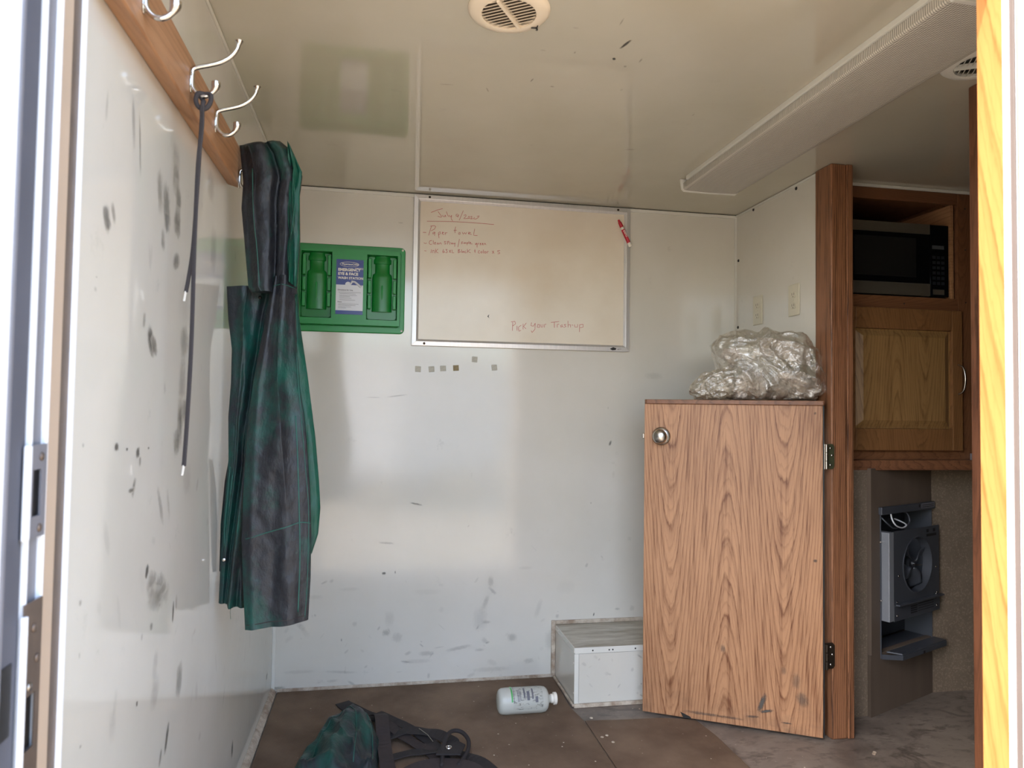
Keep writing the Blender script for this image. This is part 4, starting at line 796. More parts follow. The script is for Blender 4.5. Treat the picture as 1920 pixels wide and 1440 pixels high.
for i, (hy, dz) in enumerate(((-1.795, 0), (-1.530, 0), (-1.330, .004), (-1.066, -.034))):
    lo = [(.0355, 1.706), (.0350, 1.688), (.037, 1.674), (.046, 1.663), (.058, 1.6605), (.069, 1.667), (.0755, 1.679), (.0765, 1.690)]
    hi = [(.0355, 1.700), (.037, 1.709), (.048, 1.714), (.066, 1.7195), (.084, 1.7265), (.099, 1.737), (.109, 1.750), (.1135, 1.764), (.114, 1.770)]
    pl_ = smooth_path([(a, hy, b + dz) for a, b in lo]); ph = smooth_path([(a, hy, b + dz) for a, b in hi])
    n1 = len(pl_); n2 = len(ph)
    rl_ = [.0043 + (.0038 if k / n1 > .72 else 0) * min(1, (k / n1 - .72) / .12) for k in range(n1)]; rh = [.0043 + (.0034 if k / n2 > .82 else 0) * min(1, (k / n2 - .82) / .1) for k in range(n2)]
    rl_[-1] = .0025; rh[-1] = .0025
    mb = MB().tube(pl_, rl_, 14).tube(ph, rh, 14)
    hk = mb.build('coat_hook', M['chrome'], rl, smooth=True, angle=60)
    bpq = MB().prism([(hy + .007 * math.cos(a), 1.688 + dz + .024 * math.sin(a)) for a in [2 * PI * k / 24 for k in range(24)]], 'x', .032, .0345).build('back_plate', M['chrome'], hk, bevel=.0008)
    for zz in (-.012, .010):
        MB().lathe([(0, .003), (.0014, .0026), (.002, 0)], (.0345, hy - .004, 1.688 + dz + zz), (1, 0, 0), 12).build('screw', M['satin'], hk, smooth=True)

# ------------------------------------------------------------------ cord looped on the second hook
hyl = -1.530
lc = empty('hanging_cord', (.06, hyl, 1.65), 'long charcoal cord hanging doubled from the second coat hook', 'cord')
kx, kz = .0575, 1.659
loopL = smooth_path([(kx, hyl + .001, kz + .0055), (kx - .010, hyl - .006, kz + .003), (kx - .013, hyl - .008, kz - .010), (kx - .009, hyl - .008, kz - .021), (kx - .002, hyl - .007, kz - .026)], 5)
loopR = smooth_path([(kx + .002, hyl - .001, kz + .0055), (kx + .011, hyl - .004, kz + .003), (kx + .012, hyl - .007, kz - .010), (kx + .007, hyl - .009, kz - .022), (kx - .001, hyl - .009, kz - .027)], 5)
bow = smooth_path([(kx - .010, hyl - .004, kz + .004), (kx - .003, hyl + .006, kz - .006), (kx, hyl - .010, kz - .014), (kx - .001, hyl - .012, kz - .034)], 5)
mb = MB().tube(loopL, .0042, 10).tube(loopR, .0042, 10).tube(bow, .0042, 10)
mb.build('knot', M['lace'], lc, smooth=True)
x0c = kx - .001
la = smooth_path([(x0c, hyl - .010, kz - .022), (x0c - .001, hyl - .010, 1.60), (x0c - .003, hyl - .008, 1.55), (x0c - .0065, hyl - .007, 1.45), (x0c - .010, hyl - .006, 1.375), (x0c - .016, hyl - .005, 1.325), (x0c - .020, hyl - .004, 1.300)], 4)
lb_ = smooth_path([(x0c, hyl - .014, kz - .022), (x0c + .001, hyl - .014, 1.60), (x0c - .0035, hyl - .013, 1.53), (x0c - .0055, hyl - .013, 1.42), (x0c - .006, hyl - .012, 1.34), (x0c - .006, hyl - .012, 1.24), (x0c - .007, hyl - .012, 1.16), (x0c - .010, hyl - .011, 1.06), (x0c - .013, hyl - .010, .99)], 4)
MB().ribbon(la, .0075, .0035, (1, -.5, 0)).build('short_end', M['lace'], lc, bevel=.0012)
MB().ribbon(lb_, [.0085 if k < 10 else .0078 for k in range(len(lb_))], .0035, (1, -.5, 0)).build('long_end', M['lace'], lc, bevel=.0012)
for q in (la[-1], lb_[-1]):
    q = Vector(q); MB().tube([q + Vector((0, 0, .002)), q + Vector((-.0025, 0, -.016))], .0022, 10).build('aglet', M['clear'], lc, smooth=True, angle=50)

# ------------------------------------------------------------------ rain trousers folded over the last hook
gm = empty('rain_trousers', (.10, -1.07, 1.70), 'soiled dark green rain trousers hanging folded over the last coat hook', 'trousers')
def samp(P, t_):
    f = t_ * (len(P) - 1); i = min(int(f), len(P) - 2); f -= i
    return P[i][0] * (1 - f) + P[i + 1][0] * f, P[i][1] * (1 - f) + P[i + 1][1] * f
def resample(P, n):
    # arc length
    L = [0]
    for a, b in zip(P, P[1:]): L.append(L[-1] + math.hypot(b[0] - a[0], b[1] - a[1]))
    out = []
    for k in range(n):
        s = L[-1] * k / (n - 1); i = 0
        while i < len(P) - 2 and L[i + 1] < s: i += 1
        f = (s - L[i]) / max(1e-9, L[i + 1] - L[i]); out.append((P[i][0] * (1 - f) + P[i + 1][0] * f, P[i][1] * (1 - f) + P[i + 1][1] * f))
    return out
def drape(name, mat, LP, RP, y, depth, folds, nv=150, nu=110, back=.006, seed=0, amp=.0055, cr=(), top_round=False, yslope=0):
    Lq = resample(LP, nv); Rq = resample(RP, nv); P = []
    for i in range(nv):
        t_ = i / (nv - 1); row = []
        edge = min(1, math.sqrt(max(0, 1 - (1 - min(t_ / .06, 1)) ** 2)) + .05) if top_round else 1
        for k in range(nu * 2):
            fr = k < nu; u = k / (nu - 1) if fr else 1 - (k - nu) / (nu - 1)
            u = min(max(u, 0), 1)
            x = Lq[i][0] * (1 - u) + Rq[i][0] * u; z = Lq[i][1] * (1 - u) + Rq[i][1] * u
            prof = max(0, math.sin(PI * (.02 + .96 * u))) ** .55
            yy = y + yslope * t_
            if fr:
                d = depth * prof
                for f in folds:
                    uc = f[0] * (1 - t_) + f[1] * t_; w = f[2]; a = f[3]
                    env = 1
                    if len(f) > 4: env = max(0, min(1, (t_ - f[4]) / .12)) * max(0, min(1, (f[5] - t_) / .12))
                    d += a * env * math.exp(-((u - uc) / w) ** 2) * prof
                for f in cr:
                    uc = f[0] * (1 - t_) + f[1] * t_; d += f[3] * math.exp(-abs(u - uc) / f[2]) * prof * (1 if len(f) < 5 else max(0, min(1, (t_ - f[4]) / .1)) * max(0, min(1, (f[5] - t_) / .1)))
                rq = Vector((u * 2.4 + seed + t_ * 1.2, z * 2.2, 3)); d += amp * .9 * (.5 - abs(noise.noise(rq)) * 2.2) * prof
                q = Vector((x * 15 + seed, z * 6, 0)); d += amp * noise.noise(q) * prof + amp * .6 * noise.noise(q * 2.7) * prof
                q2 = Vector((x * 38 + z * 16, z * 30, seed)); d += .0022 * noise.noise(q2) * prof
                yy -= d * edge
            else:
                yy += back * prof * edge
            row.append((x, yy, z))
        P.append(row)
    mb = MB(); mb.grid(P, closed_u=True)
    n = nu * 2
    mb.f.append(tuple(range(n))); mb.f.append(tuple(range((nv - 1) * n, nv * n)))
    return mb.build(name, mat, gm, smooth=True, angle=70)
drape('folded_top', M['rain_dark'], G_UP_L, G_UP_R, -1.085, .026, [(.62, .52, .045, -.014), (.84, .76, .12, .014), (.38, .30, .20, .009), (.10, .10, .05, -.004)], seed=1, top_round=True, yslope=-.012, cr=[(.66, .56, .018, -.012), (.22, .24, .015, .003)], amp=.0045)
drape('green_turnback', M['rain_green'], [(.150, 1.742), (.152, 1.69), (.150, 1.60), (.152, 1.50), (.158, 1.40)], [(.158, 1.728), (.186, 1.668), (.182, 1.615), (.185, 1.504), (.1805, 1.385)], -1.108, .010, [(.5, .4, .12, .008, .1, 1.2), (.25, .7, .06, -.007)], seed=8, yslope=-.008, cr=[(.9, .2, .05, -.006, .05, .4), (.8, .3, .04, .005, .4, 1.1)])
drape('bib_panel', M['rain'], G_BL_L, [(.138, 1.392), (.128, 1.33), (.108, 1.18)] + G_BL_R[3:], -1.050, .014, [(.95, .40, .10, .034), (.75, .15, .07, -.016), (.30, .70, .10, .012), (.5, .12, .05, .012, .3, 1.3)], seed=4, cr=[(.82, .25, .03, -.012), (.4, .05, .03, .006)])
drape('far_leg', M['rain_green'], G_RG_L, G_RG_R, -1.068, .012, [(.6, .5, .2, .006)], seed=12)
drape('near_leg', M['rain_dark'], G_FR_L, G_FR_R, -1.100, .022, [(.5, .68, .18, .010), (.75, .30, .12, .008, -.2, .6), (.16, .12, .07, .007), (.6, .45, .12, -.005, .5, 1.3)], seed=15, yslope=-.012, amp=.0045, cr=[(.5, .74, .05, .007, -.2, .7)])
drape('trailing_flap', M['rain_dark'], [(max(.004, a), b) for a, b in G_TL_L], [(max(.012, a), b) for a, b in G_TL_R], -1.02, .006, [(.4, .5, .1, .004)], nu=16, amp=.003, seed=20)
def line3(name, pts, y, r, mat, sub=4): return MB().tube(smooth_path([(a, y, b) for a, b in pts], sub), r, 6).build(name, mat, gm, smooth=True)
from mathutils.bvhtree import BVHTree
def surf_y(obs, x, z):
    best = None
    for o in obs:
        me = o.data; o_ = off(o.parent)
        if o.name not in BV: BV[o.name] = BVHTree.FromPolygons([Vector(v.co) + o_ for v in me.vertices], [tuple(p.vertices) for p in me.polygons])
        h = BV[o.name].ray_cast(Vector((x, -2, z)), Vector((0, 1, 0)))
        if h[0] is not None and (best is None or h[0].y < best): best = h[0].y
    return best
BV = {}
gch = [o for o in gm.children if o.type == 'MESH']
def seam(name, pts, r=.0013, parent=gm, obs=gch, mat='seam', side=None):
    q = smooth_path([(a, 0, b) for a, b in pts], 8); out = []
    for p in q:
        y = surf_y(obs, p.x, p.z)
        if y is None: continue
        out.append(Vector((p.x, y - r * .3, p.z)))
    if len(out) > 2:
        for _ in range(2): out = [out[0]] + [(a + b * 2 + c) / 4 for a, b, c in zip(out, out[1:], out[2:])] + [out[-1]]
        return MB().tube(out, r, 6).build(name, M[mat], parent, smooth=True)
seam('seam', SEAM1, .0011); seam('seam', SEAM2, .0013); seam('seam', SEAM3, .0016)
seam('seam', [(.176, 1.36), (.180, 1.30), (.186, 1.20), (.198, 1.08), (.212, .95), (.221, .86), (.223, .76), (.222, .66), (.219, .60)], .0010)
seam('hem', [(.085, .586), (.14, .594), (.19, .600), (.222, .604)], .0010, mat='strap2')
seam('hem', [(.126, 1.385), (.145, 1.388), (.165, 1.386), (.176, 1.384)], .0010)
seam('seam', [(.165, 1.66), (.172, 1.60), (.168, 1.52), (.160, 1.44)], .0010)
# drooping inner strings and metal snap at the left edge
MB().tube(smooth_path([(.030, -1.061, .95), (.025, -1.060, .87), (.021, -1.060, .80), (.022, -1.060, .745), (.019, -1.060, .70)]), .0014, 6).build('cord_edge', M['seam'], gm, smooth=True)
MB().tube(smooth_path([(.037, -1.066, .93), (.031, -1.065, .85), (.026, -1.065, .77), (.026, -1.065, .74)]), .0014, 6).build('cord_edge', M['seam'], gm, smooth=True)
MB().lathe([(0, .005), (.002, .0048), (.003, .003), (.0034, 0)], (.0235, -1.066, .728), (.2, -1, 0), 16).build('snap', M['satin'], gm, smooth=True)
MB().lathe([(0, .0045), (.002, .004), (.003, 0)], (.0885, surf_y(gch, .0885, 1.365) or -1.08, 1.365), (0, -1, 0), 14).build('snap', M['black'], gm, smooth=True)
MB().tube([(.043, -1.07, .618), (.041, -1.07, .605), (.043, -1.072, .588)], .0004, 5).build('loose_thread', M['seam'], gm)

# ------------------------------------------------------------------ crumpled green garment on the floor
jk = empty('crumpled_rain_jacket', (.29, -.60, .005), 'dark green rain garment crumpled on the brown mat beside black straps', 'jacket')
JK_OUT = [(.262, -.385), (.228, -.43), (.205, -.52), (.168, -.60), (.150, -.72), (.16, -.90), (.26, -.98), (.37, -.95), (.41, -.80), (.402, -.64), (.410, -.52), (.392, -.42), (.345, -.385), (.30, -.365)]
pr = polar([Vector(p) for p in JK_OUT], (.29, -.62), 120)
P = []
nr = 46
for i in range(nr + 1):
    r_ = 1 - i / nr; row = []
    for k in range(120):
        a = 2 * PI * k / 120; x = .29 + pr[k] * r_ * math.cos(a); y = -.62 + pr[k] * r_ * math.sin(a)
        e = min(1, (1 - r_) / .30); e = math.sin(e * PI / 2) ** .7
        q = Vector((x * 9, y * 6, 1.5))
        ridge = 1 - abs(noise.noise(q + Vector((noise.noise(q * .8), noise.noise(q * .8 + Vector((3, 1, 2))), 0)) * 1.2)) * 2.1
        tent = .055 * math.exp(-(((x - .325) / .10) ** 2 + ((y + .50) / .16) ** 2)) + .05 * math.exp(-(((x - .25) / .09) ** 2 + ((y + .74) / .14) ** 2))
        fold = .040 * ridge + .016 * noise.noise(Vector((x * 28, y * 12, 3))) + .012 * (.5 - abs(noise.noise(Vector((x * 22, y * 9, 7)))) * 2)
        z = .008 + e * max(.002, .022 + tent + fold)
        row.append((x, y, z))
    P.append(row)
mb = MB(); mb.grid(P, closed_u=True); mb.f.append(tuple(range(120)))
jbody = mb.build('cloth_body', M['rain'], jk, smooth=True, angle=75)
def hgt(x, y): 
    o_ = off(jk)
    if 'jk' not in BV: BV['jk'] = BVHTree.FromPolygons([Vector(v.co) + o_ for v in jbody.data.vertices], [tuple(p.vertices) for p in jbody.data.polygons])
    h = BV['jk'].ray_cast(Vector((x, y, 1)), Vector((0, 0, -1))); return h[0].z if h[0] is not None else .006
for pts in ([(.262, -.40), (.30, -.44), (.325, -.50), (.335, -.60), (.33, -.75)], [(.325, -.40), (.36, -.46), (.382, -.56), (.385, -.70)], [(.30, -.44), (.25, -.52), (.215, -.62), (.20, -.75)]):
    q = smooth_path([(a, b, 0) for a, b in pts], 6); MB().tube([(p.x, p.y, hgt(p.x, p.y) + .001) for p in q], .0016, 6).build('seam', M['seam'], jk, smooth=True)
MB().lathe([(0, .006), (.002, .005), (.003, 0)], (.372, -.50, hgt(.372, -.50)), (0, -.5, 1), 14).build('snap', M['strap'], jk, smooth=True)
MB().prism([(.222, -.335), (.262, -.39), (.232, -.415)], 'z', .006, .010).build('collar_tip', M['rain_dark'], jk, bevel=.001)

# ------------------------------------------------------------------ black webbing harness / braces
sg = empty('elastic_braces', (.50, -.50, .005), 'tangle of black elastic braces with a metal eyelet on the brown mat', 'braces')
def strap(name, pts, w, mat='strap', th=.0028, zs=None, twist=0):
    q = smooth_path(pts, 6); n = len(q); sides = []
    for i, p in enumerate(q):
        t_ = (q[min(i + 1, n - 1)] - q[max(i - 1, 0)]).normalized(); s_ = t_.cross(Vector((0, 0, 1)))
        if s_.length < .1: s_ = Vector((1, 0, 0))
        s_.normalize(); a = twist * i / n + .5 * noise.noise(Vector((i * .15, w * 50, len(q)))); sides.append((s_ * math.cos(a) + t_.cross(s_) * math.sin(a)))
    return MB().ribbon(q, w, th, sides).build(name, M[mat], sg, bevel=.0008, smooth=False)
strap('strap', [(.272, -.150, .009), (.30, -.215, .016), (.345, -.275, .020), (.395, -.330, .022), (.440, -.380, .020)], .052)
strap('strap', [(.385, -.330, .030), (.41, -.40, .060), (.415, -.47, .055), (.42, -.55, .030), (.43, -.68, .020), (.44, -.80, .012)], .046, 'strap2')
strap('strap', [(.40, -.31, .030), (.46, -.385, .030), (.52, -.465, .028), (.57, -.54, .020), (.60, -.60, .016), (.605, -.66, .012)], .034)
strap('strap', [(.420, -.40, .038), (.465, -.47, .030), (.52, -.545, .022), (.565, -.60, .018), (.585, -.68, .014), (.59, -.78, .010)], .042, 'strap2')
strap('strap', [(.43, -.50, .025), (.49, -.475, .034), (.55, -.49, .034), (.60, -.515, .030), (.635, -.56, .022), (.615, -.62, .018)], .050, twist=.5)
strap('strap', [(.43, -.62, .016), (.50, -.60, .02), (.57, -.60, .02), (.63, -.60, .016), (.70, -.66, .014), (.745, -.74, .010)], .046)
strap('strap', [(.45, -.74, .012), (.52, -.70, .018), (.60, -.69, .02), (.67, -.72, .018), (.72, -.79, .010)], .055, 'strap2', twist=.4)
MB().tube(smooth_path([(.59, -.70, .020), (.605, -.61, .045), (.63, -.555, .055), (.665, -.545, .050), (.685, -.585, .040), (.675, -.64, .028), (.64, -.70, .018)], 6), .0065, 10).build('loop', M['strap'], sg, smooth=True)
bkl = MB().prism([(.575, -.665), (.600, -.600), (.655, -.590), (.672, -.615), (.650, -.675)], 'z', .036, .041).build('leather_tab', M['strap'], sg, bevel=.001)
MB().lathe([(-.001, .0105), (.002, .0100), (.0025, .008), (.0005, .0060), (-.001, .006)], (.618, -.628, .0415), (0, 0, 1), 24, cap=False).build('eyelet', M['chrome'], bkl, smooth=True)
MB().tube([(.535, -.47, .036), (.56, -.52, .036), (.575, -.56, .030)], .0012, 6).build('wire_clip', M['satin'], sg)

# ------------------------------------------------------------------ squeeze bottle lying on the mat
bt = empty('squeeze_bottle', (.922, -.335, .005), 'empty clear plastic squeeze bottle with white cap lying on the brown mat', 'bottle')
R_ = .0455; c0 = Vector((.822, -.331, .0515)); ax = Vector((.998, .012, -.01)).normalized()
prof = [(0, 0), (0, .026), (.002, .034), (.006, .040), (.014, .044), (.03, R_), (.155, R_), (.172, .043), (.180, .037), (.185, .027), (.187, .0155), (.192, .0145), (.205, .0145)]
MB().lathe(prof, c0, ax, 48).build('body', M['bottle'], bt, smooth=True, angle=80)
cp = MB().lathe([(.196, .0155), (.205, .0158), (.206, .0215), (.2165, .0215), (.218, .019), (.218, 0)], c0, ax, 36).build('cap', M['white'], bt, smooth=True, angle=40)
def arc(a0, a1, s0, s1, r, n=20):
    u = Vector((0, 0, 1)); w = ax.cross(u).normalized(); u = w.cross(ax).normalized(); P = []
    for s_ in (s0, s1): P.append([tuple(c0 + ax * s_ + (u * math.cos(a) + w * math.sin(a)) * r) for a in [math.radians(a0 + (a1 - a0) * k / n) for k in range(n + 1)]])
    mb = MB(); mb.grid(P); return mb
lbm = NT('clear_label_print', C8(70, 74, 74), .4)
tr = lbm.n.new('ShaderNodeBsdfTransparent'); mx = lbm.n.new('ShaderNodeMixShader')
lbm.l.new(lbm.ramp(lbm.noise(1, lbm.oc((55, 260, 120)), detail=3, rough=.7), [(.54, .06), (.62, .5)]), mx.inputs[0]); lbm.l.new(tr.outputs[0], mx.inputs[1]); lbm.l.new(lbm.b.outputs[0], mx.inputs[2]); lbm.l.new(mx.outputs[0], lbm.n['Material Output'].inputs[0])
W_sign = 1
lbb = arc(-75, 110, .050, .158, R_ + .0006, 30).build('printed_label', lbm.m, bt, smooth=True)
arc(-20, 75, .043, .049, R_ + .0008).build('green_band', plain('label_green', (84, 170, 96), .4, var=.05), lbb, smooth=True)
for s0, s1, a0, a1 in ((.052, .0535, -10, 80), (.088, .094, 10, 60), (.100, .110, 30, 70), (.118, .124, 15, 65), (.130, .140, 55, 80), (.066, .068, 20, 75), (.071, .073, 20, 75), (.076, .078, 25, 70)):
    arc(a0, a1, s0, s1, R_ + .0009, 10).build('print_block', M['lbltext'], lbb, smooth=True)

# little crumbs of debris on mats and floor
mb = MB()
for i in range(70):
    x = rnd.uniform(.1, 1.9); y = rnd.uniform(-.9, -.05)
    if (x > 1.1 and y > -.34): continue
    r = rnd.uniform(.001, .0035); z = .0048 if x < 1.5 else 0
    mb.lathe([(0, r), (r * .5, r * .9), (r * .9, 0)], (x, y, z), (0, 0, 1), 6)
for x, y in ((1.148, -.41), (1.16, -.55), (1.14, -.56), (1.165, -.60), (1.99, -.79), (1.98, -.80)):
    mb.lathe([(0, .006), (.003, .005), (.004, 0)], (x, y, .0045 if x < 1.5 else 0), (0, 0, 1), 7)
crumbs = mb.build('floor_debris', M['dirtytrim']); tag(crumbs, 'scattered pale crumbs and grit on the mats and vinyl floor', 'debris', kind='stuff')

# ------------------------------------------------------------------ round ceiling vents
def vent(name, cx, cy, R0, label, open_, rot, mat):
    o = empty(name, (cx, cy, H), label, 'ceiling vent')
    MB().lathe([(0, R0), (.004, R0 * .995), (.009, R0 * .93), (.013, R0 * .74), (.012, R0 * .665), (.004, R0 * .66)], (cx, cy, H), (0, 0, -1), 64, cap=False).build('ring', mat, o, smooth=True, angle=45)
    MB().lathe([(.0, R0 * .66), (.001, 0)], (cx, cy, H - .0005), (0, 0, -1), 40).build('duct_shadow', M['black'] if open_ else plain('vent_back', (92, 80, 68), .7), o)
    ri = R0 * .66; n = 11
    d = Vector((math.cos(rot), math.sin(rot), 0)); e = Vector((-d.y, d.x, 0)); c = Vector((cx, cy, 0))
    for k in range(n):
        s = -ri + (k + .5) * 2 * ri / n; h = math.sqrt(max(0, ri * ri - s * s)) * .985
        w = ri / n * (.34 if open_ else .84); mb = MB()
        for sg_ in (-1, 1):
            a0, a1 = (-h, -.006) if sg_ < 0 else (.006, h)
            if a1 - a0 < .004: continue
            vs = []
            for aa in (a0, a1):
                for dw, dz in (((-w, .0075), (w, .0105), (w, .0120), (-w, .009)) if open_ else ((w, .0085), (-w, .0125), (-w, .0135), (w, .0095))):
                    q = c + e * (s + dw) + d * aa; vs.append((q.x, q.y, H - dz))
            mb.add(vs, [(0, 1, 2, 3), (7, 6, 5, 4), (0, 4, 5, 1), (1, 5, 6, 2), (2, 6, 7, 3), (3, 7, 4, 0)])
        mb.build('slat', mat, o)
    mb = MB(); vs = []
    for aa in (-ri, ri):
        for dw, dz in ((-.0045, .004), (.0045, .004), (.003, .016), (-.003, .016)): q = c + d * dw + e * aa; vs.append((q.x, q.y, H - dz))
    mb.add(vs, [(0, 1, 2, 3), (7, 6, 5, 4), (0, 4, 5, 1), (1, 5, 6, 2), (2, 6, 7, 3), (3, 7, 4, 0)]).build('centre_bar', mat, o)
    return o
v1_ = vent('ceiling_vent', .642, -1.392, .0895, 'cream round ceiling vent with closed slats at the top of the view', False, math.radians(-34), M['vent'])
MB().tube([(.700, -1.352, H - .0125), (.713, -1.349, H - .0105), (.716, -1.340, H - .0098)], .0022, 8).build('lever_slot', M['blackink'], v1_, smooth=True)
MB().tube([(.713, -1.360, H - .0105), (.7145, -1.338, H - .0098)], .0014, 8).build('lever_slot', M['blackink'], v1_, smooth=True)
v2_ = vent('ceiling_vent', 1.818, -1.413, .092, 'pale round ceiling vent with open dark slots beside the light fixture', True, math.radians(60), M['trimwhite'])

# ------------------------------------------------------------------ fluorescent wraparound fixture
FY0, FY1 = -1.685, -.405
fx_ = empty('ceiling_light', (1.585, -1.05, H), 'long unlit fluorescent ceiling light with a ribbed clear-white lens', 'light fixture')
MB().prism([(1.478, H), (1.478, H - .014), (1.486, H - .016), (1.690, H - .016), (1.698, H - .014), (1.698, H)], 'y', FY0 + .004, FY1 - .045).build('metal_pan', M['trimwhite'], fx_, bevel=.0008)
MB().prism([(1.482, H - .017), (1.4825, H - .037), (1.487, H - .0425), (1.50, H - .044), (1.585, H - .046), (1.685, H - .044), (1.698, H - .0415), (1.702, H - .037), (1.702, H - .017)], 'y', FY0 + .006, FY1 - .012).build('lens', M['lens'], fx_, bevel=.0006)
for y0, y1 in ((FY1 - .012, FY1), (FY0 - .006, FY0 + .006)):
    MB().prism([(1.472, H - .001), (1.478, H - .038), (1.486, H - .0465), (1.60, H - .048), (1.696, H - .0465), (1.706, H - .038), (1.704, H - .001)], 'y', y0, y1).build('end_cap', M['trimwhite'], fx_, bevel=.002)

# ------------------------------------------------------------------ upper cabinet of the second room
CY = -.52; CX0 = 1.992; CX1 = 2.78
cb = empty('upper_cabinet', (2.38, -.25, .895), 'oak wall cabinet with an open microwave bay above a raised-panel door', 'cabinet')
bx('top_rail', M['wcabh'], cb, CX0, 2.566, CY, CY + .02, 1.913, H - .012)
bx('ceiling_bead', M['trimwhite'], cb, CX0, CX1, CY - .004, CY + .01, H - .0118, H - .0005)
bx('stile', M['wcab'], cb, 2.566, CX1, CY, CY + .02, .931, H - .012)
bx('stile', M['wcab'], cb, CX0, 2.04, CY, CY + .02, .931, 1.9128)
bx('middle_rail', M['wcabh'], cb, 2.0402, 2.5658, CY, CY + .02, 1.470, 1.548)
bx('bottom_rail', M['wcabh'], cb, 2.0402, 2.5658, CY, CY + .02, .931, .99)
bx('base_moulding', M['wedge'], cb, CX0, 2.612, CY - .018, CY + .02, .893, .9305, bevel=.003)
bx('side_panel', M['wcab'], cb, CX0, CX0 + .012, CY + .0205, -.001, .895, H - .001, bevel=0)
bx('side_panel', M['wcab'], cb, 2.552, 2.565, CY + .0205, -.001, .895, H - .001, bevel=0)
bx('bay_liner', M['wpine'], cb, 2.538, 2.551, CY + .004, -.001, 1.5485, 1.9125, bevel=.001)
bx('bay_floor', M['wcabh'], cb, CX0 + .0125, 2.5375, CY + .0205, -.001, 1.530, 1.5475, bevel=0)
bx('bay_ceiling', M['wcabh'], cb, CX0 + .0125, 2.5375, CY + .0205, -.001, 1.925, 1.935, bevel=0)
bx('back_panel', M['galvd'], cb, CX0 + .0125, 2.5375, -.010, -.001, .9, H - .002, bevel=0)
bx('bottom_panel', M['wcabh'], cb, CX0 + .0125, 2.5375, CY + .0205, -.011, .896, .910, bevel=0)
# door: stiles, rails, bevelled raised panel
dY0, dY1 = CY - .020, CY - .001; X0d, X1d, Z0d, Z1d = 2.030, 2.566, .966, 1.499

cd = bx('door', M['wgoldd'], cb, X0d, 2.110, dY0, dY1, Z0d, Z1d, bevel=.003)   # left stile carries the rest of the door
bx('door_stile', M['wgoldd'], cd, 2.520, X1d, dY0, dY1, Z0d, Z1d, bevel=.003)
bx('door_rail', M['wgoldd'], cd, 2.1103, 2.5197, dY0, dY1, 1.420, Z1d, bevel=.003)
bx('door_rail', M['wgoldd'], cd, 2.1103, 2.5197, dY0, dY1, Z0d, 1.048, bevel=.003)
mb = MB()
o1 = rrect(2.1105, 2.5195, 1.0485, 1.4195, .002, 1); o2 = rrect(2.116, 2.513, 1.054, 1.414, .002, 1); o3 = rrect(2.140, 2.487, 1.078, 1.392, .002, 1)
b0, n0 = ringsheet(mb, [(o1, dY1), (o1, dY1 - .007), (o2, dY1 - .007), (o3, dY0 - .001)]); mb.f.append(tuple(range(b0, b0 + n0)))
mb.build('raised_panel', M['wgold'], cd)
MB().tube(smooth_path([(2.545, dY0 - .001, 1.292), (2.548, dY0 - .022, 1.278), (2.549, dY0 - .030, 1.236), (2.548, dY0 - .022, 1.194), (2.545, dY0 - .001, 1.180)], 6), [.0035] * 25, 10).build('handle', M['satin'], cd, smooth=True)
for x, z in ((2.60, 1.90), (2.60, 1.74), (2.60, 1.535), (2.33, 1.52)):
    MB().lathe([(0, .003), (.001, .0028), (.0015, 0)], (x, CY, z), (0, -1, 0), 10).build('screw', M['blackink'], cb, smooth=True)
bx('corner_strip', M['alul'], cb, 2.612, 2.6145, CY - .0195, CY - .001, .90, .955, bevel=0)
# wall above / around cabinet to the right
struct(bx('wall_cabinet_right', M['board'], None, CX1 + .0005, XR, -.50, -.38, .9, H, bevel=0))

# ------------------------------------------------------------------ microwave
mw = empty('microwave', (2.30, -.30, 1.548), 'black and stainless microwave standing in the open cabinet bay', 'microwave')
mx0, mx1, mz0, mz1, my = 2.075, 2.5345, 1.552, 1.836, -.500
bx('body', M['black'], mw, mx0, mx1, my, -.13, mz0, mz1, bevel=.004)
bx('door_frame_strip', M['steel'], mw, mx0, 2.452, my - .012, my - .0005, 1.794, 1.832, bevel=.002)
bx('door_frame_strip', M['steel'], mw, mx0, 2.452, my - .012, my - .0005, mz0 + .003, 1.602, bevel=.002)
dg_ = bx('door_glass', M['blackgloss'], mw, mx0, 2.452, my - .011, my - .0005, 1.6025, 1.7935, bevel=.001)
bx('window', M['black'], dg_, mx0 + .05, 2.39, my - .0118, my - .0112, 1.625, 1.775, bevel=0)
cp_ = bx('control_panel', M['blackgloss'], mw, 2.4525, mx1 - .001, my - .012, my - .0005, mz0 + .002, 1.832, bevel=.003)
bx('display', plain('grey_display', (70, 74, 78), .3, var=0), cp_, 2.460, 2.512, my - .0126, my - .0121, 1.738, 1.752, bevel=0)
for r_ in range(6):
    for c_ in range(3):
        bx('button', M['galvd'], cp_, 2.461 + c_ * .019, 2.475 + c_ * .019, my - .0128, my - .0121, 1.60 + r_ * .020, 1.611 + r_ * .020, bevel=.0004)
bx('button', M['steel'], cp_, 2.462, 2.512, my - .0128, my - .0121, 1.562, 1.582, bevel=.0006)
for x in (mx0 + .02, mx1 - .03): MB().lathe([(0, .008), (.004, .008)], (x, my + .03, 1.548), (0, 0, 1), 12).build('foot', M['black'], mw)

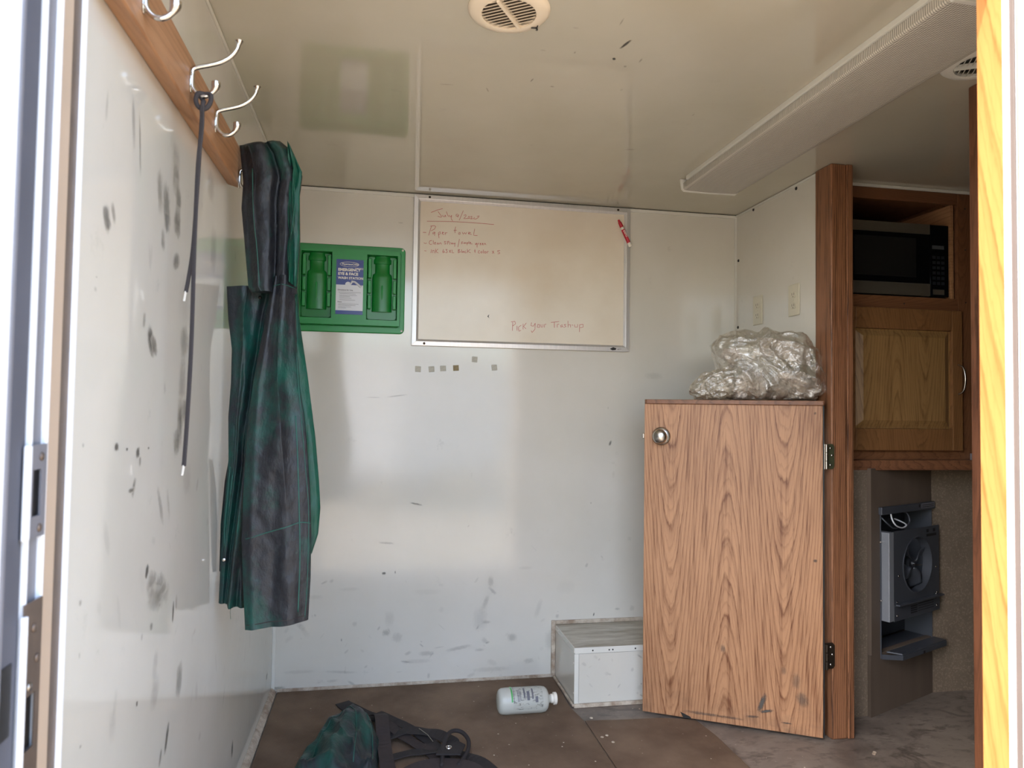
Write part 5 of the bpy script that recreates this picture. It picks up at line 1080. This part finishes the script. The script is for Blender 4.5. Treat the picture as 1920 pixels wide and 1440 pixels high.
# ------------------------------------------------------------------ recessed fan heater in the diagonal wall (frame: +x along wall, -y out of the wall)
ht = empty('wall_heater', (PO.x, PO.y, 0), 'grey steel wall heater with its cover off, fan and wires showing', 'heater', rotz=PHI)
def hb(name, mat, parent, s0, s1, n0, n1, z0, z1, bevel=.001, **k): return MB().box(s0, s1, -n1, -n0, z0, z1).build(name, mat, parent, bevel=bevel, local=True, **k)
D_ = -.105
hb('housing_back', M['galvd'], ht, .060, .430, D_, D_ + .002, .224, .748, bevel=0)
hb('housing_side', M['galv'], ht, .0585, .0605, D_, .004, .2, .748, bevel=0)
hb('housing_side', M['galv'], ht, .4295, .4315, D_, .004, .2, .748, bevel=0)
hb('housing_top', M['galvd'], ht, .061, .429, D_, .004, .7465, .7485, bevel=0)
tf = hb('top_flange', M['galv'], ht, .048, .438, .0005, .014, .728, .756, bevel=.002)
hb('rating_sticker', M['alul'], tf, .330, .432, .0142, .0148, .735, .754, bevel=0)
for k in range(2): hb('print_line', M['black'], tf, .336, .425, .0149, .0151, .739 + k * .007, .7415 + k * .007, bevel=0)
hb('sticker_gap', M['black'], tf, .312, .322, .0142, .0146, .740, .752, bevel=0)
# upper compartment: junction box, wires
hb('junction_box', M['galvd'], ht, .17, .30, D_ + .003, D_ + .05, .672, .712, bevel=.002)
MB().lathe([(0, .020), (.012, .020), (.012, .008), (.022, .007), (.022, 0)], (.205, -(D_ + .05), .705), (0, -1, 0), 20).build('terminal', M['galvd'], ht, smooth=True, angle=40, local=True)
for pts, c_ in (([(.13, .0, .742), (.105, -.02, .712), (.115, -.03, .688), (.16, -.03, .676), (.205, -.02, .684), (.215, .03, .698)], 'lblwhite'), ([(.075, .02, .730), (.082, -.01, .700), (.11, -.02, .678), (.16, -.01, .672)], 'galv'), ([(.19, .03, .72), (.24, 0, .725), (.25, -.01, .69), (.22, -.01, .672)], 'galv')):
    MB().tube(smooth_path([(a, b, c) for a, b, c in pts], 5), .0028, 8).build('wire', M[c_], ht, smooth=True, local=True)
# front plate with fan opening
cxh, czh, ra = .270, .528, .104
mb = MB(); n = 48; y_ = -.030
ring = [(cxh + ra * math.cos(2 * PI * k / n), czh + ra * math.sin(2 * PI * k / n)) for k in range(n)]
px0, px1, pz0, pz1 = .098, .432, .340, .666
def onrect(k):
    a = 2 * PI * k / n; c_, s_ = math.cos(a), math.sin(a); t1 = ((px1 - cxh) if c_ > 0 else (cxh - px0)) / max(abs(c_), 1e-6); t2 = ((pz1 - czh) if s_ > 0 else (czh - pz0)) / max(abs(s_), 1e-6)
    t_ = min(t1, t2); return (cxh + t_ * c_, czh + t_ * s_)
outer = [onrect(k) for k in range(n)]
for ck in ((px1, pz1), (px0, pz1), (px0, pz0), (px1, pz0)):   # snap nearest rim point to the corner
    k = min(range(n), key=lambda q: (outer[q][0] - ck[0]) ** 2 + (outer[q][1] - ck[1]) ** 2); outer[k] = ck
vs = [(p[0], y_, p[1]) for p in outer] + [(p[0], y_, p[1]) for p in ring] + [(p[0], y_ + .022, p[1]) for p in ring] + [(p[0], y_ + .003, p[1]) for p in outer]
fs = [(k, (k + 1) % n, n + (k + 1) % n, n + k) for k in range(n)] + [(n + k, n + (k + 1) % n, 2 * n + (k + 1) % n, 2 * n + k) for k in range(n)] + [(k, (k + 1) % n, 3 * n + (k + 1) % n, 3 * n + k) for k in range(n)]
fpz = mb.add(vs, fs).build('front_plate', M['galv'], ht, local=True)
mb = MB(); mb.lathe([(0, ra), (0, ra + .005), (.034, ra + .003), (.034, ra - .002), (0, ra)], (cxh, y_ - .002, czh), (0, 1, 0), 48, cap=False); mb.build('fan_ring', M['galv'], ht, smooth=True, angle=40, local=True)
hb('side_flange', plain('light_grey_steel', (150, 154, 160), .4, .3), ht, .066, .0975, -.02, .031, .338, .664, bevel=.002)
for s_, z_ in ((.060, .625), (.060, .41)): hb('tab', M['satin'], ht, .052, .066, .001, .006, z_, z_ + .006, bevel=.001)
hb('lip', M['galv'], ht, .110, .440, .0305, .046, .392, .398, bevel=.001)
hb('lower_plate', M['galv'], ht, .098, .434, .028, .031, .3355, .3915, bevel=.001)
for k in range(4): hb('warning_print', M['black'], ht, .215, .262, .0311, .0314, .350 + k * .008, .3545 + k * .008, bevel=0); hb('warning_print', M['black'], ht, .270, .385, .0311, .0314, .352 + k * .009, .3545 + k * .009, bevel=0)
hb('warning_print', M['black'], ht, .335, .352, .0305, .0308, .644, .656, bevel=0); hb('warning_print', M['black'], ht, .385, .402, .0305, .0308, .644, .656, bevel=0); hb('warning_print', M['black'], ht, .335, .410, .0305, .0308, .628, .638, bevel=0)
for s_, z_ in ((.118, .405), (.118, .355), (.410, .355), (.412, .405), (.130, .500), (.405, .505), (.405, .400)):
    MB().lathe([(0, .005), (.002, .0045), (.003, 0)], (s_, -.031, z_), (0, -1, 0), 12).build('screw', M['satin'], ht, smooth=True, local=True)
# fan
fan = MB().lathe([(0, .024), (.018, .024), (.020, .010), (.030, .006), (.030, 0)], (cxh, .010, czh), (0, -1, 0), 24).build('fan_hub', M['galvd'], ht, smooth=True, angle=40, local=True)
for k in range(4):
    a0 = math.radians(22 + 90 * k); P = []
    for i in range(9):
        r = .020 + .076 * i / 8; hwid = math.radians(14 + 16 * math.sin(PI * min(1, i / 7))); row = []
        for q in range(7):
            f = q / 6 - .5; a = a0 + 2 * f * hwid; row.append((cxh + r * math.cos(a), -.004 - f * .026, czh + r * math.sin(a)))
        P.append(row)
    bl = MB(); bl.grid(P); bo = bl.build('fan_blade', M['galv'], fan, smooth=True, local=True); so = bo.modifiers.new('t', 'SOLIDIFY'); so.thickness = .0015
MB().tube([(cxh - .03, -.028, czh + .002), (cxh, -.030, czh - .002), (cxh + .035, -.026, czh - .006)], .002, 8).build('motor_bracket', M['satin'], ht, local=True)
MB().lathe([(0, .032), (.05, .032), (.055, .02), (.055, 0)], (cxh, .080, czh), (0, -1, 0), 24).build('motor', M['black'], ht, smooth=True, angle=40, local=True)
hb('coil_plate', M['galvd'], ht, .16, .38, D_ + .004, D_ + .012, .43, .63)
# bottom tray
MB().prism([(.060, .10), (.122, -.048), (.447, -.048), (.447, .10)], 'z', .214, .2195).build('bottom_tray', M['galv'], ht, bevel=.001, local=True)
MB().prism([(.066, -.0), (.122, -.050), (.447, -.050), (.447, -.044), (.124, -.044), (.070, .0)], 'z', .196, .214).build('tray_lip', M['galv'], ht, bevel=.001, local=True)
hb('tray_notch', M['black'], ht, .268, .280, .0505, .0512, .197, .207, bevel=0)
hb('inner_side', M['galv'], ht, .427, .429, D_, .0, .2225, .335, bevel=0)

# outside: pale box van and hedge, added to shape the reflections in the glossy panels
yt = struct(empty('added_van', (.6, -10.5, -.62), rotz=math.radians(38)))
def vb(n_, m_, *b, bevel=.01): return MB().box(*b).build(n_, m_, yt, bevel=bevel, local=True)
vb('box_body', M['skin'], -.85, .85, -3.2, .85, .55, 2.75, bevel=.03)
vb('roof_cap', M['alul'], -.87, .87, -3.22, .87, 2.751, 2.80)
vb('chassis', M['black'], -.6, .6, -3.1, .80, .38, .549)
vb('rear_door_seam', M['black'], -.01, .01, .851, .856, .6, 2.7)
vb('bumper', M['galvd'], -.85, .85, .80, .95, .40, .52)
for x in (-.72, .72):
    for y in (-2.5, .1):
        MB().lathe([(-.11, .20), (-.11, .34), (-.09, .36), (.09, .36), (.11, .34), (.11, .20)], (x, y, .36), (1, 0, 0), 28).build('wheel', M['rubber'], yt, smooth=True, angle=40, local=True)
hm = NT('added_hedge_leaves', C8(58, 66, 44), .8); hm.set('Base Color', hm.mix(hm.noise(3, detail=8), C8(34, 42, 28), C8(84, 92, 62)))
P = [[(x, -32 + 1.2 * noise.noise(Vector((x * .5, z, 2))) - .5 * z, -.62 + z * (1 + .5 * noise.noise(Vector((x * .2, 0, 5))))) for x in [-40 + .8 * q for q in range(101)]] for z in [0, .6, 1.2, 1.8, 2.4, 3.0, 3.5]]
mb = MB(); mb.grid(P); struct(mb.build('added_hedge', hm.m))
